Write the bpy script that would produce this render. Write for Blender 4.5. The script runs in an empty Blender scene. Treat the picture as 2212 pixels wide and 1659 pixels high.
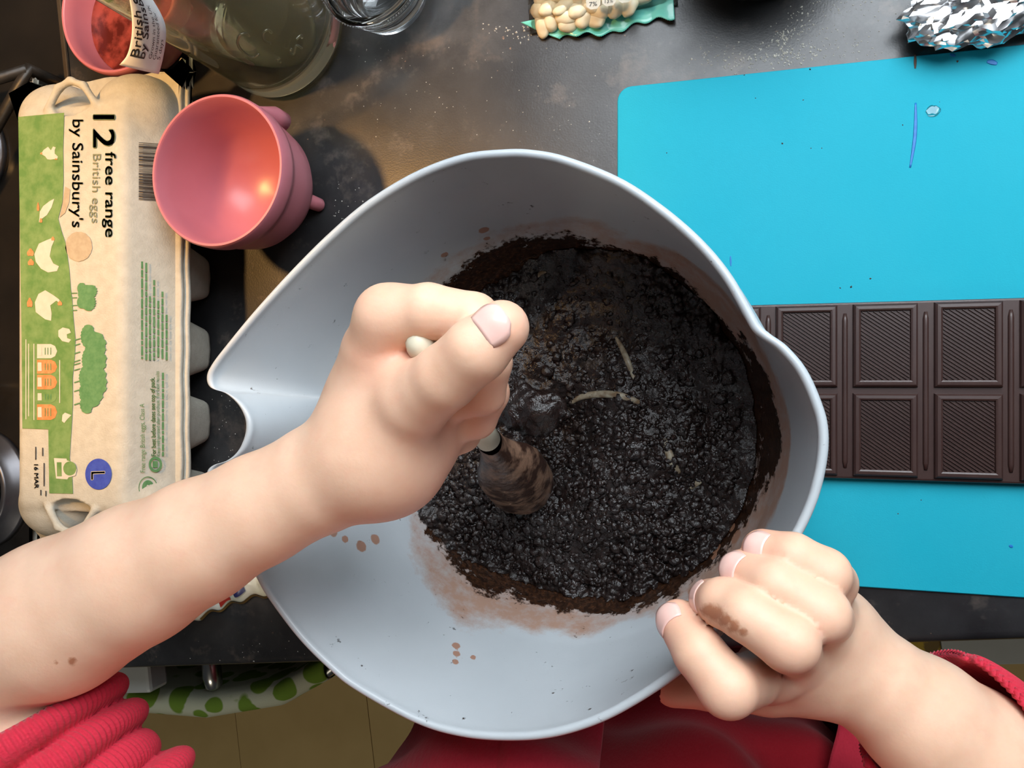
import bpy, bmesh, math, random
import numpy as np
from mathutils import Vector, Matrix

random.seed(4); rng = np.random.default_rng(4)
scene = bpy.context.scene
COL = scene.collection

# ------------------------------------------------------------------ camera
FPX = 1661.0; TILT = math.radians(16.0); CAMH = 0.45
DV = np.array([-math.sin(TILT), 0, -math.cos(TILT)])
RV = np.array([math.cos(TILT), 0, -math.sin(TILT)])
UV = np.array([0, 1.0, 0]); CP = np.array([0, 0, CAMH])
cam = bpy.data.cameras.new('camera'); camo = bpy.data.objects.new('camera', cam); COL.objects.link(camo)
cam.sensor_fit = 'HORIZONTAL'; cam.sensor_width = 36.0; cam.lens = FPX / 2212 * 36.0
cam.clip_start = 0.01; cam.clip_end = 20
M = Matrix.Identity(4)
for i in range(3):
    M[i][0] = RV[i]; M[i][1] = UV[i]; M[i][2] = -DV[i]; M[i][3] = CP[i]
camo.matrix_world = M
scene.camera = camo
# ------------------------------------------------------------------ world, lights, exposure
world = bpy.data.worlds.new('world'); scene.world = world; world.use_nodes = True
wb = world.node_tree.nodes['Background']
wb.inputs[0].default_value = (0.66, 0.70, 0.76, 1); wb.inputs[1].default_value = 0.05

def area(name, loc, target, size, energy, color, size_y=None):
    l = bpy.data.lights.new(name, 'AREA'); l.energy = energy; l.color = color
    l.shape = 'RECTANGLE'; l.size = size; l.size_y = size_y or size
    o = bpy.data.objects.new(name, l); COL.objects.link(o); o.location = loc
    o.rotation_euler = (Vector(target) - Vector(loc)).to_track_quat('-Z', 'Y').to_euler()
    return o
area('window_daylight', (0.15, 0.480, 0.66), (0.00, -0.10, 0.0), 0.72, 17, (0.87, 0.94, 1.0), 0.62)
area('floor_fill_light', (-0.2, -1.55, 1.35), (-0.2, -1.50, -0.9), 0.5, 10, (1.0, 0.90, 0.72))  # added fill behind the child, put in to brighten the floor
sl = bpy.data.lights.new('cooker_hood_lamp', 'SPOT'); sl.energy = 20; sl.color = (1.0, 0.53, 0.17)
sl.spot_size = math.radians(62); sl.spot_blend = 0.55; sl.shadow_soft_size = 0.022
slo = bpy.data.objects.new('cooker_hood_lamp', sl); COL.objects.link(slo)
slo.location = (-0.44, 0.155, 0.58)
slo.rotation_euler = (Vector((-0.37, 0.165, 0)) - slo.location).to_track_quat('-Z', 'Y').to_euler()
scene.view_settings.view_transform = 'Standard'; scene.view_settings.look = 'None'
scene.view_settings.gamma = 1.0; scene.view_settings.use_curve_mapping = False
scene.view_settings.exposure = -0.10

# ------------------------------------------------------------------ geometry helpers
def ray(u, v): return DV + RV * ((u - 1106) / FPX) + UV * ((829.5 - v) / FPX)
def P(u, v, z=0.0):                                    # a spot of the photograph at height z (metres)
    q = ray(u, v); return CP + q * ((z - CAMH) / q[2])
def PP(u, v, p0, n):                                   # the same on a sloping plane
    q = ray(u, v); t = np.dot(np.array(p0) - CP, n) / np.dot(q, n); return CP + q * t

ORG = {}
def smooth_all(me, s=True):
    me.polygons.foreach_set('use_smooth', [s] * len(me.polygons))
def mesh_data(name, verts, faces, m, smooth=True):
    me = bpy.data.meshes.new(name)
    me.from_pydata([tuple(map(float, v)) for v in verts], [], [tuple(map(int, f)) for f in faces])
    me.update(); smooth_all(me, smooth)
    if m is not None: me.materials.append(m)
    return me
def put(name, verts, faces, m, parent=None, smooth=True, origin=None):
    verts = np.asarray(verts, float)
    if parent is not None: org = ORG[parent.name]
    elif origin is not None: org = np.array(origin, float)
    else:
        mn, mx = verts.min(0), verts.max(0); org = np.array([(mn[0]+mx[0])/2, (mn[1]+mx[1])/2, mn[2]])
    o = bpy.data.objects.new(name, mesh_data(name, verts - org, faces, m, smooth)); COL.objects.link(o)
    if parent is not None: o.parent = parent
    else: o.location = org
    ORG[o.name] = org
    return o
def thing(name, label, cat, loc, group=None):
    o = bpy.data.objects.new(name, None); COL.objects.link(o); o.location = loc; o.empty_display_size = 0.01
    ORG[o.name] = np.array(loc, float); tag(o, label, cat, group); return o
def tag(o, label=None, cat=None, group=None, kind=None):
    if label: o['label'] = label
    if cat: o['category'] = cat
    if group: o['group'] = group
    if kind: o['kind'] = kind
    return o
def autosmooth(o, deg=35):
    me = o.data; me.set_sharp_from_angle(angle=math.radians(deg))
def from_bm(bm):
    bm.verts.index_update()
    v = [tuple(x.co) for x in bm.verts]; f = [[q.index for q in p.verts] for p in bm.faces]; bm.free(); return v, f
def box(c, s, bev=0.0, seg=2, rz=0.0):
    bm = bmesh.new(); bmesh.ops.create_cube(bm, size=1.0)
    for v in bm.verts: v.co = Vector((v.co.x*s[0], v.co.y*s[1], v.co.z*s[2]))
    if bev: bmesh.ops.bevel(bm, geom=list(bm.edges), offset=bev, segments=seg, profile=0.5, affect='EDGES')
    R = Matrix.Rotation(rz, 3, 'Z')
    for v in bm.verts: v.co = R @ v.co + Vector(c)
    return from_bm(bm)
def merge(*parts):
    V = []; F = []
    for v, f in parts:
        n = len(V); V += [tuple(x) for x in v]; F += [[i + n for i in q] for q in f]
    return V, F
def lathe(prof, c=(0, 0, 0), n=96, closed=False):
    V = []; F = []; m = len(prof)
    for i in range(n):
        a = 2*math.pi*i/n
        for r, z in prof: V.append((c[0]+r*math.cos(a), c[1]+r*math.sin(a), c[2]+z))
    for i in range(n):
        j = (i+1) % n
        for k in range(m if closed else m-1):
            l = (k+1) % m; F.append((i*m+k, j*m+k, j*m+l, i*m+l))
    return V, F
def tube(pts, rad, n=12, cap=True, flat=1.0, up=None):
    pts = np.array(pts, float); m = len(pts)
    rad = np.full(m, rad) if np.isscalar(rad) else np.array(rad)
    T = np.gradient(pts, axis=0); T /= np.linalg.norm(T, axis=1)[:, None] + 1e-12
    ref = np.array(up if up is not None else (0, 0, 1.0))
    if abs(np.dot(ref, T[0])) > 0.95: ref = np.array([1.0, 0, 0])
    V = []; F = []
    for i in range(m):
        a = np.cross(ref, T[i]); a /= np.linalg.norm(a) + 1e-12; b = np.cross(T[i], a)
        if up is None: ref = b
        for k in range(n):
            t = 2*math.pi*k/n; V.append(pts[i] + rad[i]*(a*math.cos(t) + b*flat*math.sin(t)))
    for i in range(m-1):
        for k in range(n):
            l = (k+1) % n; F.append((i*n+k, i*n+l, (i+1)*n+l, (i+1)*n+k))
    if cap: F.append(tuple(range(n-1, -1, -1))); F.append(tuple((m-1)*n+k for k in range(n)))
    return V, F
def spline(pts, n, closed=False):
    p = np.array(pts, float); m = len(p)
    if closed: q = np.vstack([p[-1:], p, p[:2]]); seg = m
    else: q = np.vstack([2*p[0]-p[1], p, 2*p[-1]-p[-2]]); seg = m-1
    dense = []
    for i in range(seg):
        a, b, c, d = q[i], q[i+1], q[i+2], q[i+3]
        for t in np.linspace(0, 1, 24, endpoint=False):
            dense.append(0.5*((2*b)+(-a+c)*t+(2*a-5*b+4*c-d)*t*t+(-a+3*b-3*c+d)*t**3))
    if not closed: dense.append(p[-1])
    else: dense.append(dense[0])
    dense = np.array(dense); L = np.concatenate([[0], np.cumsum(np.linalg.norm(np.diff(dense, axis=0), axis=1))])
    s = np.linspace(0, L[-1], n, endpoint=not closed)
    return np.stack([np.interp(s, L, dense[:, k]) for k in range(dense.shape[1])], 1)
def slab(poly, z0, z1, bev=0.0, seg=2):
    bm = bmesh.new(); vs = [bm.verts.new((p[0], p[1], z0)) for p in poly]; f = bm.faces.new(vs)
    r = bmesh.ops.extrude_face_region(bm, geom=[f])
    for e in r['geom']:
        if isinstance(e, bmesh.types.BMVert): e.co.z = z1
    bmesh.ops.recalc_face_normals(bm, faces=bm.faces)
    if bev:
        ed = [e for e in bm.edges if abs(e.verts[0].co.z - e.verts[1].co.z) < 1e-6]
        bmesh.ops.bevel(bm, geom=ed, offset=bev, segments=seg, profile=0.5, affect='EDGES')
    return from_bm(bm)
def round_rect(x0, x1, y0, y1, r, n=6):
    out = []
    for cx, cy, a0 in ((x1-r, y1-r, 0), (x0+r, y1-r, 90), (x0+r, y0+r, 180), (x1-r, y0+r, 270)):
        for k in range(n+1):
            a = math.radians(a0 + 90*k/n); out.append((cx+r*math.cos(a), cy+r*math.sin(a)))
    return out
# numpy value noise
def _h(i, j, k, s):
    n = (i*374761393 + j*668265263 + k*2147483647 + s*974634777) & 0xffffffff
    n = ((n ^ (n >> 13)) * 1274126177) & 0xffffffff
    return ((n ^ (n >> 16)) & 0xffff) / 65535.0
def vnoise(p, s=0):
    p = np.asarray(p, float); i = np.floor(p).astype(np.int64); f = p - i; f = f*f*(3-2*f); r = 0
    for dx in (0, 1):
        for dy in (0, 1):
            for dz in (0, 1):
                w = (f[..., 0] if dx else 1-f[..., 0])*(f[..., 1] if dy else 1-f[..., 1])*(f[..., 2] if dz else 1-f[..., 2])
                r = r + w*_h(i[..., 0]+dx, i[..., 1]+dy, i[..., 2]+dz, s)
    return r*2-1
def fbm(p, oct=4, s=0, gain=0.5):
    a = 1; r = 0; p = np.asarray(p, float)
    for o in range(oct): r = r + a*vnoise(p*2**o + 17.3*o, s+o); a *= gain
    return r
def worley(p, s=0):
    p = np.asarray(p, float); i = np.floor(p).astype(np.int64); best = np.full(p.shape[:-1], 9.0)
    for dx in (-1, 0, 1):
        for dy in (-1, 0, 1):
            for dz in (-1, 0, 1):
                c = i + np.array([dx, dy, dz])
                q = np.stack([c[..., a] + _h(c[..., 0], c[..., 1], c[..., 2], s+a*7) for a in range(3)], -1)
                best = np.minimum(best, np.linalg.norm(q-p, axis=-1))
    return best
# signed-distance sculpting
def smin(a, b, k):
    h = np.clip(0.5 + 0.5*(b-a)/k, 0, 1); return b + (a-b)*h - k*h*(1-h)
class Field:
    def __init__(s, lo, hi, h):
        s.lo = np.array(lo, float); s.h = h; s.n = np.ceil((np.array(hi)-s.lo)/h).astype(int)+1
        s.d = np.full(s.n, 0.05, np.float32)
    def sub(s, lo, hi):
        a = np.clip(np.floor((np.array(lo)-s.lo)/s.h).astype(int), 0, s.n-1); b = np.clip(np.ceil((np.array(hi)-s.lo)/s.h).astype(int)+1, 1, s.n)
        sl = tuple(slice(x, y) for x, y in zip(a, b))
        g = np.stack(np.meshgrid(*[s.lo[i]+s.h*np.arange(a[i], b[i]) for i in range(3)], indexing='ij'), -1)
        return sl, g
    def mesh(s):
        return surface_nets(s.d, s.lo, s.h)
def cone_d(g, a, b, ra, rb):
    a = np.array(a); ba = np.array(b)-a; t = np.clip((g-a)@ba/(ba@ba+1e-12), 0, 1)
    return np.linalg.norm(g - a - t[..., None]*ba, axis=-1) - (ra + (rb-ra)*t)
def ell_d(g, c, r):
    q = (g-np.array(c))/np.array(r); k = np.linalg.norm(q, axis=-1); return (k-1)*min(r)
def chain(F, pts, rad, k, pad=0.02, d=None):
    d = F.d if d is None else d
    for i in range(len(pts)-1):
        R = max(rad[i], rad[i+1])+pad
        lo = np.minimum(pts[i], pts[i+1])-R; hi = np.maximum(pts[i], pts[i+1])+R
        sl, g = F.sub(lo, hi); d[sl] = smin(d[sl], cone_d(g, pts[i], pts[i+1], rad[i], rad[i+1]), k)
def surface_nets(d, lo, h):
    s = d < 0; nx, ny, nz = d.shape
    cnt = np.zeros((nx-1, ny-1, nz-1), np.int8)
    for i in (0, 1):
        for j in (0, 1):
            for k in (0, 1): cnt += s[i:nx-1+i, j:ny-1+j, k:nz-1+k]
    act = np.argwhere((cnt > 0) & (cnt < 8)); idx = np.full(cnt.shape, -1, np.int64); idx[tuple(act.T)] = np.arange(len(act))
    acc = np.zeros((len(act), 3)); num = np.zeros(len(act))
    cor = [(i, j, k) for i in (0, 1) for j in (0, 1) for k in (0, 1)]
    for a in range(8):
        for b in range(a+1, 8):
            ca, cb = np.array(cor[a]), np.array(cor[b])
            if np.abs(ca-cb).sum() != 1: continue
            da = d[tuple((act+ca).T)]; db = d[tuple((act+cb).T)]; m = (da < 0) != (db < 0)
            t = np.where(m, da/(da-db+1e-20), 0); acc += np.where(m[:, None], ca + t[:, None]*(cb-ca), 0); num += m
    V = lo + h*(act + acc/num[:, None]); F = []
    for ax in range(3):
        o1, o2 = (ax+1) % 3, (ax+2) % 3
        sl0 = [slice(1, -1)]*3; sl1 = [slice(1, -1)]*3; sl0[ax] = slice(0, -1); sl1[ax] = slice(1, None)
        A = s[tuple(sl0)]; B = s[tuple(sl1)]; e = np.argwhere(A != B)
        if len(e) == 0: continue
        flip = A[tuple(e.T)]; base = e.copy(); base[:, o1] += 1; base[:, o2] += 1
        def c(p, q):
            x = base.copy(); x[:, o1] -= p; x[:, o2] -= q; return idx[tuple(x.T)]
        q = np.stack([c(0, 0), c(1, 0), c(1, 1), c(0, 1)], 1)
        q[~flip] = q[~flip][:, ::-1]; F.append(q)
    F = np.vstack(F); F = F[(F >= 0).all(1)]
    return V, F
def attr(o, name, vals):
    a = o.data.attributes.new(name, 'FLOAT', 'POINT'); a.data.foreach_set('value', np.asarray(vals, np.float32))

# ------------------------------------------------------------------ materials
def newmat(name):
    m = bpy.data.materials.new(name); m.use_nodes = True; nt = m.node_tree
    return m, nt, nt.nodes['Principled BSDF']
def nz(nt, scale, detail=4, rough=0.55, vec=None, dist=0.0):
    n = nt.nodes.new('ShaderNodeTexNoise'); n.inputs['Scale'].default_value = scale; n.inputs['Detail'].default_value = detail
    n.inputs['Roughness'].default_value = rough; n.inputs['Distortion'].default_value = dist
    if vec is None:
        t = nt.nodes.new('ShaderNodeTexCoord'); vec = t.outputs['Object']
    nt.links.new(vec, n.inputs['Vector']); return n.outputs['Fac']
def ramp(nt, fac, stops):
    r = nt.nodes.new('ShaderNodeValToRGB'); e = r.color_ramp.elements
    e[0].position, e[0].color = stops[0][0], (*stops[0][1], 1); e[1].position, e[1].color = stops[-1][0], (*stops[-1][1], 1)
    for p, c in stops[1:-1]:
        x = e.new(p); x.color = (*c, 1)
    nt.links.new(fac, r.inputs[0]); return r.outputs[0]
def mixc(nt, fac, a, b):
    n = nt.nodes.new('ShaderNodeMix'); n.data_type = 'RGBA'
    for s, v in ((n.inputs[0], fac), (n.inputs[6], a), (n.inputs[7], b)):
        if isinstance(v, tuple): s.default_value = (*v, 1)
        elif isinstance(v, (int, float)): s.default_value = v
        else: nt.links.new(v, s)
    return n.outputs[2]
def mth(nt, op, a, b=0.0, clamp=False):
    n = nt.nodes.new('ShaderNodeMath'); n.operation = op; n.use_clamp = clamp
    for s, v in ((n.inputs[0], a), (n.inputs[1], b)):
        if isinstance(v, (int, float)): s.default_value = v
        else: nt.links.new(v, s)
    return n.outputs[0]
def maprange(nt, v, a, b, c=0.0, d=1.0):
    n = nt.nodes.new('ShaderNodeMapRange'); n.inputs[1].default_value = a; n.inputs[2].default_value = b
    n.inputs[3].default_value = c; n.inputs[4].default_value = d; nt.links.new(v, n.inputs[0]); return n.outputs[0]
def bump(nt, bs, h, strength, dist):
    b = nt.nodes.new('ShaderNodeBump'); b.inputs['Strength'].default_value = strength; b.inputs['Distance'].default_value = dist
    nt.links.new(h, b.inputs['Height']); nt.links.new(b.outputs[0], bs.inputs['Normal'])
def geta(nt, name):
    n = nt.nodes.new('ShaderNodeAttribute'); n.attribute_name = name; return n.outputs['Fac']
def mat(name, c1, c2=None, scale=60, rough=0.5, metal=0.0, bs=0, bstr=0.3, bdist=0.001, trans=0.0, sss=0.0, spec=0.5, coat=0.0, ior=1.45, detail=4, lo=0.35, hi=0.65):
    m, nt, b = newmat(name)
    b.inputs['Roughness'].default_value = rough; b.inputs['Metallic'].default_value = metal
    b.inputs['Specular IOR Level'].default_value = spec; b.inputs['Transmission Weight'].default_value = trans
    b.inputs['Coat Weight'].default_value = coat; b.inputs['IOR'].default_value = ior
    if sss:
        b.inputs['Subsurface Weight'].default_value = sss; b.inputs['Subsurface Radius'].default_value = (0.006, 0.003, 0.002); b.inputs['Subsurface Scale'].default_value = 1.0
    if c2 is None: c2 = tuple(x*0.93 for x in c1)
    f = nz(nt, scale, detail); nt.links.new(ramp(nt, f, [(lo, c1), (hi, c2)]), b.inputs['Base Color'])
    if bs: bump(nt, b, nz(nt, bs, 3), bstr, bdist)
    return m

def skin_mat():
    m, nt, b = newmat('child_skin')
    f = nz(nt, 55, 4); c = ramp(nt, f, [(0.3, (0.72, 0.44, 0.30)), (0.7, (0.79, 0.515, 0.365))])
    c = mixc(nt, maprange(nt, nz(nt, 140, 4, 0.6), 0.5, 0.75, 0, 0.28), c, (0.74, 0.36, 0.25))
    c = mixc(nt, mth(nt, 'MULTIPLY', geta(nt, 'blush'), 0.85, True), c, (0.74, 0.27, 0.19))
    st = mth(nt, 'ADD', geta(nt, 'stain'), mth(nt, 'MULTIPLY', nz(nt, 500, 3), 0.5))
    c = mixc(nt, maprange(nt, st, 0.55, 0.85, 0, 0.9), c, (0.40, 0.155, 0.075))
    nt.links.new(c, b.inputs['Base Color'])
    b.inputs['Roughness'].default_value = 0.5; b.inputs['Specular IOR Level'].default_value = 0.35
    b.inputs['Subsurface Weight'].default_value = 0.22; b.inputs['Subsurface Radius'].default_value = (0.008, 0.003, 0.0015); b.inputs['Subsurface Scale'].default_value = 0.8
    bump(nt, b, nz(nt, 700, 3), 0.12, 0.0004)
    return m
def knit_mat(name, c1, c2):
    m, nt, b = newmat(name)
    t = nt.nodes.new('ShaderNodeTexCoord'); mp = nt.nodes.new('ShaderNodeMapping'); mp.inputs['Scale'].default_value = (1, 1, 0.25)
    nt.links.new(t.outputs['Object'], mp.inputs[0])
    f = nz(nt, 900, 2, vec=mp.outputs[0]); g = nz(nt, 30, 3)
    nt.links.new(mixc(nt, mth(nt, 'MULTIPLY', f, g), c1, c2), b.inputs['Base Color'])
    b.inputs['Roughness'].default_value = 0.85; b.inputs['Specular IOR Level'].default_value = 0.15
    b.inputs['Sheen Weight'].default_value = 0.25; b.inputs['Sheen Tint'].default_value = (1, 0.5, 0.5, 1)
    bump(nt, b, f, 0.5, 0.0008)
    return m
def worktop_mat():
    m, nt, b = newmat('worktop_laminate')
    c = ramp(nt, nz(nt, 14, 6, 0.65), [(0.35, (0.012, 0.012, 0.013)), (0.55, (0.024, 0.024, 0.025)), (0.75, (0.062, 0.061, 0.061))])
    c = mixc(nt, maprange(nt, nz(nt, 30, 5, 0.7), 0.55, 0.72), c, (0.085, 0.070, 0.060))
    c = mixc(nt, maprange(nt, nz(nt, 260, 3), 0.735, 0.76), c, (0.20, 0.12, 0.075))
    c = mixc(nt, maprange(nt, nz(nt, 420, 2), 0.78, 0.80), c, (0.30, 0.29, 0.27))
    nt.links.new(c, b.inputs['Base Color'])
    nt.links.new(maprange(nt, nz(nt, 22, 4), 0.3, 0.7, 0.30, 0.40), b.inputs['Roughness'])
    bump(nt, b, nz(nt, 900, 2), 0.15, 0.0004)
    return m
def bowl_mat():
    m, nt, b = newmat('bowl_plastic')
    c = ramp(nt, nz(nt, 25, 3), [(0.3, (0.43, 0.465, 0.49)), (0.7, (0.46, 0.495, 0.52))])
    fine = nz(nt, 130, 6, 0.7); mid = nz(nt, 420, 3, 0.6)
    t = mth(nt, 'ADD', geta(nt, 'dust'), mth(nt, 'MULTIPLY', mth(nt, 'SUBTRACT', fine, 0.5), 1.3))
    c = mixc(nt, maprange(nt, t, 0.32, 0.95, 0, 0.85), c, (0.36, 0.19, 0.115))
    t2 = mth(nt, 'ADD', geta(nt, 'smear'), mth(nt, 'ADD', mth(nt, 'MULTIPLY', mth(nt, 'SUBTRACT', fine, 0.5), 2.4), mth(nt, 'MULTIPLY', mth(nt, 'SUBTRACT', mid, 0.5), 0.9)))
    k = maprange(nt, t2, 0.42, 0.62)
    c = mixc(nt, k, c, ramp(nt, mid, [(0.35, (0.010, 0.0045, 0.003)), (0.7, (0.055, 0.022, 0.010))]))
    t3 = mth(nt, 'ADD', geta(nt, 'spot'), mth(nt, 'MULTIPLY', mth(nt, 'SUBTRACT', mid, 0.5), 0.35))
    c = mixc(nt, maprange(nt, t3, 0.45, 0.58, 0, 0.9), c, (0.34, 0.165, 0.10))
    nt.links.new(c, b.inputs['Base Color'])
    nt.links.new(maprange(nt, k, 0, 1, 0.36, 0.25), b.inputs['Roughness'])
    h = mth(nt, 'ADD', mth(nt, 'MULTIPLY', k, mth(nt, 'ADD', 0.5, mid)), mth(nt, 'MULTIPLY', nz(nt, 1500, 2), 0.03))
    bump(nt, b, h, 0.7, 0.0012)
    return m
def batter_mat():
    m, nt, b = newmat('chocolate_batter')
    f = nz(nt, 350, 4, 0.6)
    nt.links.new(ramp(nt, f, [(0.35, (0.006, 0.0032, 0.0028)), (0.6, (0.015, 0.008, 0.0065)), (0.8, (0.045, 0.024, 0.019))]), b.inputs['Base Color'])
    nt.links.new(maprange(nt, nz(nt, 120, 3), 0.35, 0.65, 0.10, 0.36), b.inputs['Roughness'])
    bump(nt, b, nz(nt, 700, 3, 0.6), 0.6, 0.0012)
    return m
def choc_mat():
    return mat('dark_chocolate', (0.036, 0.0165, 0.014), (0.043, 0.021, 0.0175), 40, 0.36, bs=300, bstr=0.05, bdist=0.0003)
def mat_board():
    m, nt, b = newmat('blue_mat_plastic')
    c = ramp(nt, nz(nt, 9, 4), [(0.3, (0.012, 0.325, 0.43)), (0.7, (0.020, 0.34, 0.445))])
    c = mixc(nt, maprange(nt, nz(nt, 60, 5, 0.7), 0.62, 0.8, 0, 0.25), c, (0.02, 0.31, 0.40))
    nt.links.new(c, b.inputs['Base Color']); b.inputs['Roughness'].default_value = 0.55; b.inputs['Specular IOR Level'].default_value = 0.08
    bump(nt, b, nz(nt, 1300, 2), 0.15, 0.0003); return m
def floor_mat():
    m, nt, b = newmat('floor_vinyl')
    c = ramp(nt, nz(nt, 6, 5), [(0.3, (0.20, 0.14, 0.06)), (0.7, (0.24, 0.175, 0.085))])
    nt.links.new(c, b.inputs['Base Color']); b.inputs['Roughness'].default_value = 0.5; return m
def glass(name, tint, rough=0.02):
    m, nt, b = newmat(name); b.inputs['Base Color'].default_value = (*tint, 1)
    b.inputs['Transmission Weight'].default_value = 1.0; b.inputs['Roughness'].default_value = rough; b.inputs['IOR'].default_value = 1.45
    return m
SKIN = skin_mat()
NAIL = mat('nail', (0.84, 0.50, 0.43), (0.88, 0.56, 0.48), 90, 0.25, coat=0.3, sss=0.1)
KNIT = knit_mat('red_knit', (0.50, 0.020, 0.045), (0.70, 0.045, 0.075))
KNIT_D = knit_mat('red_shirt_cotton', (0.33, 0.008, 0.018), (0.45, 0.018, 0.028))
WORK = worktop_mat(); BOWL = bowl_mat(); BATTER = batter_mat(); CHOC = choc_mat(); BLUE = mat_board()
PULP = mat('egg_box_pulp', (0.44, 0.425, 0.365), (0.385, 0.37, 0.315), 160, 0.92, bs=900, bstr=0.4, bdist=0.0006, spec=0.2)
INK_G = mat('green_ink', (0.095, 0.19, 0.055), (0.16, 0.25, 0.09), 140, 0.9, spec=0.1)
INK_D = mat('dark_green_ink', (0.075, 0.185, 0.075), (0.11, 0.23, 0.10), 300, 0.9, spec=0.1)
INK_L = mat('pale_text_ink', (0.15, 0.165, 0.10), (0.18, 0.19, 0.12), 200, 0.9, spec=0.1)
INK_T = mat('text_green_ink', (0.080, 0.105, 0.055), (0.10, 0.13, 0.07), 200, 0.9, spec=0.1)
INK_K = mat('black_ink', (0.045, 0.042, 0.04), (0.07, 0.065, 0.06), 200, 0.9, spec=0.1)
INK_W = mat('pale_ink', (0.52, 0.485, 0.41), (0.47, 0.44, 0.365), 200, 0.92, spec=0.1)
INK_O = mat('orange_ink', (0.55, 0.17, 0.06), (0.60, 0.24, 0.10), 300, 0.9, spec=0.1)
INK_B = mat('blue_ink', (0.035, 0.055, 0.30), (0.05, 0.08, 0.36), 260, 0.9, spec=0.1)
INK_S = mat('tan_print', (0.33, 0.27, 0.19), (0.38, 0.32, 0.23), 300, 0.92, spec=0.1)
PINK = mat('pink_plastic', (0.43, 0.135, 0.165), (0.46, 0.15, 0.18), 20, 0.32)
GLASS = glass('lamp_tinted_glass', (0.80, 0.77, 0.58)); GLASS.node_tree.nodes['Principled BSDF'].inputs['Transmission Weight'].default_value = 0.965; GLASS2 = glass('pressed_glass', (0.93, 0.96, 0.97), 0.03)  # jar glass: olive tint and slight haze stand in for warm lamplight
PAPER = mat('white_paper', (0.74, 0.75, 0.76), (0.70, 0.71, 0.72), 90, 0.6)
BLACKINK = mat('label_black', (0.012, 0.012, 0.014), None, 90, 0.6)
CREAM = mat('cream_plastic', (0.70, 0.66, 0.52), (0.66, 0.61, 0.46), 60, 0.35)
BLADE = mat('coated_silicone', (0.20, 0.115, 0.075), (0.035, 0.016, 0.011), 90, 0.28, bs=300, bstr=0.5, bdist=0.001, lo=0.42, hi=0.55)
STREAK = mat('scraped_streak', (0.30, 0.27, 0.20), (0.14, 0.09, 0.05), 250, 0.4)
HOB = mat('hob_black_glass', (0.010, 0.009, 0.008), (0.014, 0.012, 0.010), 30, 0.16)
IRON = mat('cast_iron', (0.012, 0.011, 0.010), (0.020, 0.018, 0.016), 200, 0.45, bs=400, bstr=0.2, bdist=0.0005)
STEEL = mat('brushed_steel', (0.50, 0.50, 0.48), (0.42, 0.42, 0.40), 60, 0.25, metal=1.0)
BURN = mat('burner_ring', (0.09, 0.09, 0.10), (0.12, 0.12, 0.13), 60, 0.35, metal=0.7)
TEAL = mat('teal_film', (0.10, 0.46, 0.38), (0.14, 0.54, 0.45), 50, 0.28, coat=0.3)
FILM = glass('clear_film', (0.97, 0.97, 0.95), 0.12)
NUT = mat('white_chocolate', (0.70, 0.60, 0.40), (0.76, 0.66, 0.47), 70, 0.4, sss=0.1)
FOIL = mat('crumpled_foil', (0.80, 0.80, 0.81), (0.74, 0.74, 0.76), 50, 0.28, metal=1.0)
CRUMB = mat('flour_crumbs', (0.60, 0.58, 0.52), (0.48, 0.46, 0.40), 300, 0.9)
CHOCRUMB = mat('chocolate_crumbs', (0.05, 0.025, 0.018), (0.09, 0.05, 0.03), 300, 0.7)
PEN = mat('blue_pen', (0.006, 0.13, 0.42), (0.01, 0.17, 0.47), 400, 0.5)
WATER = glass('water', (0.95, 1.0, 1.0), 0.02)
CAB = mat('cabinet_white', (0.42, 0.44, 0.43), (0.39, 0.41, 0.40), 20, 0.45)
DARKCAB = mat('oven_front', (0.030, 0.028, 0.026), (0.038, 0.035, 0.032), 20, 0.3)
YELLOW = mat('yellow_print', (0.45, 0.30, 0.02), (0.16, 0.10, 0.02), 60, 0.6, lo=0.45, hi=0.55)
WRAPW = mat('wrapper_white', (0.72, 0.73, 0.70), (0.62, 0.66, 0.55), 45, 0.25, coat=0.3)
RED = mat('wrapper_red', (0.42, 0.03, 0.02), None, 60, 0.3); NAVY = mat('wrapper_navy', (0.03, 0.035, 0.14), None, 60, 0.3)
FLOOR = floor_mat()
HAIR = mat('brown_hair', (0.05, 0.025, 0.012), (0.09, 0.045, 0.02), 200, 0.5, bs=500, bstr=0.5)
def towel_mat():
    m, nt, b = newmat('tea_towel_cotton')
    v = nt.nodes.new('ShaderNodeTexVoronoi'); v.inputs['Scale'].default_value = 42
    t = nt.nodes.new('ShaderNodeTexCoord'); nt.links.new(t.outputs['Object'], v.inputs['Vector'])
    c = mixc(nt, maprange(nt, v.outputs['Distance'], 0.46, 0.50), (0.13, 0.22, 0.03), (0.42, 0.44, 0.33))
    nt.links.new(c, b.inputs['Base Color']); b.inputs['Roughness'].default_value = 0.95; b.inputs['Specular IOR Level'].default_value = 0.1
    bump(nt, b, nz(nt, 900, 2), 0.3, 0.0005); return m
TOWEL = towel_mat()

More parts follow.
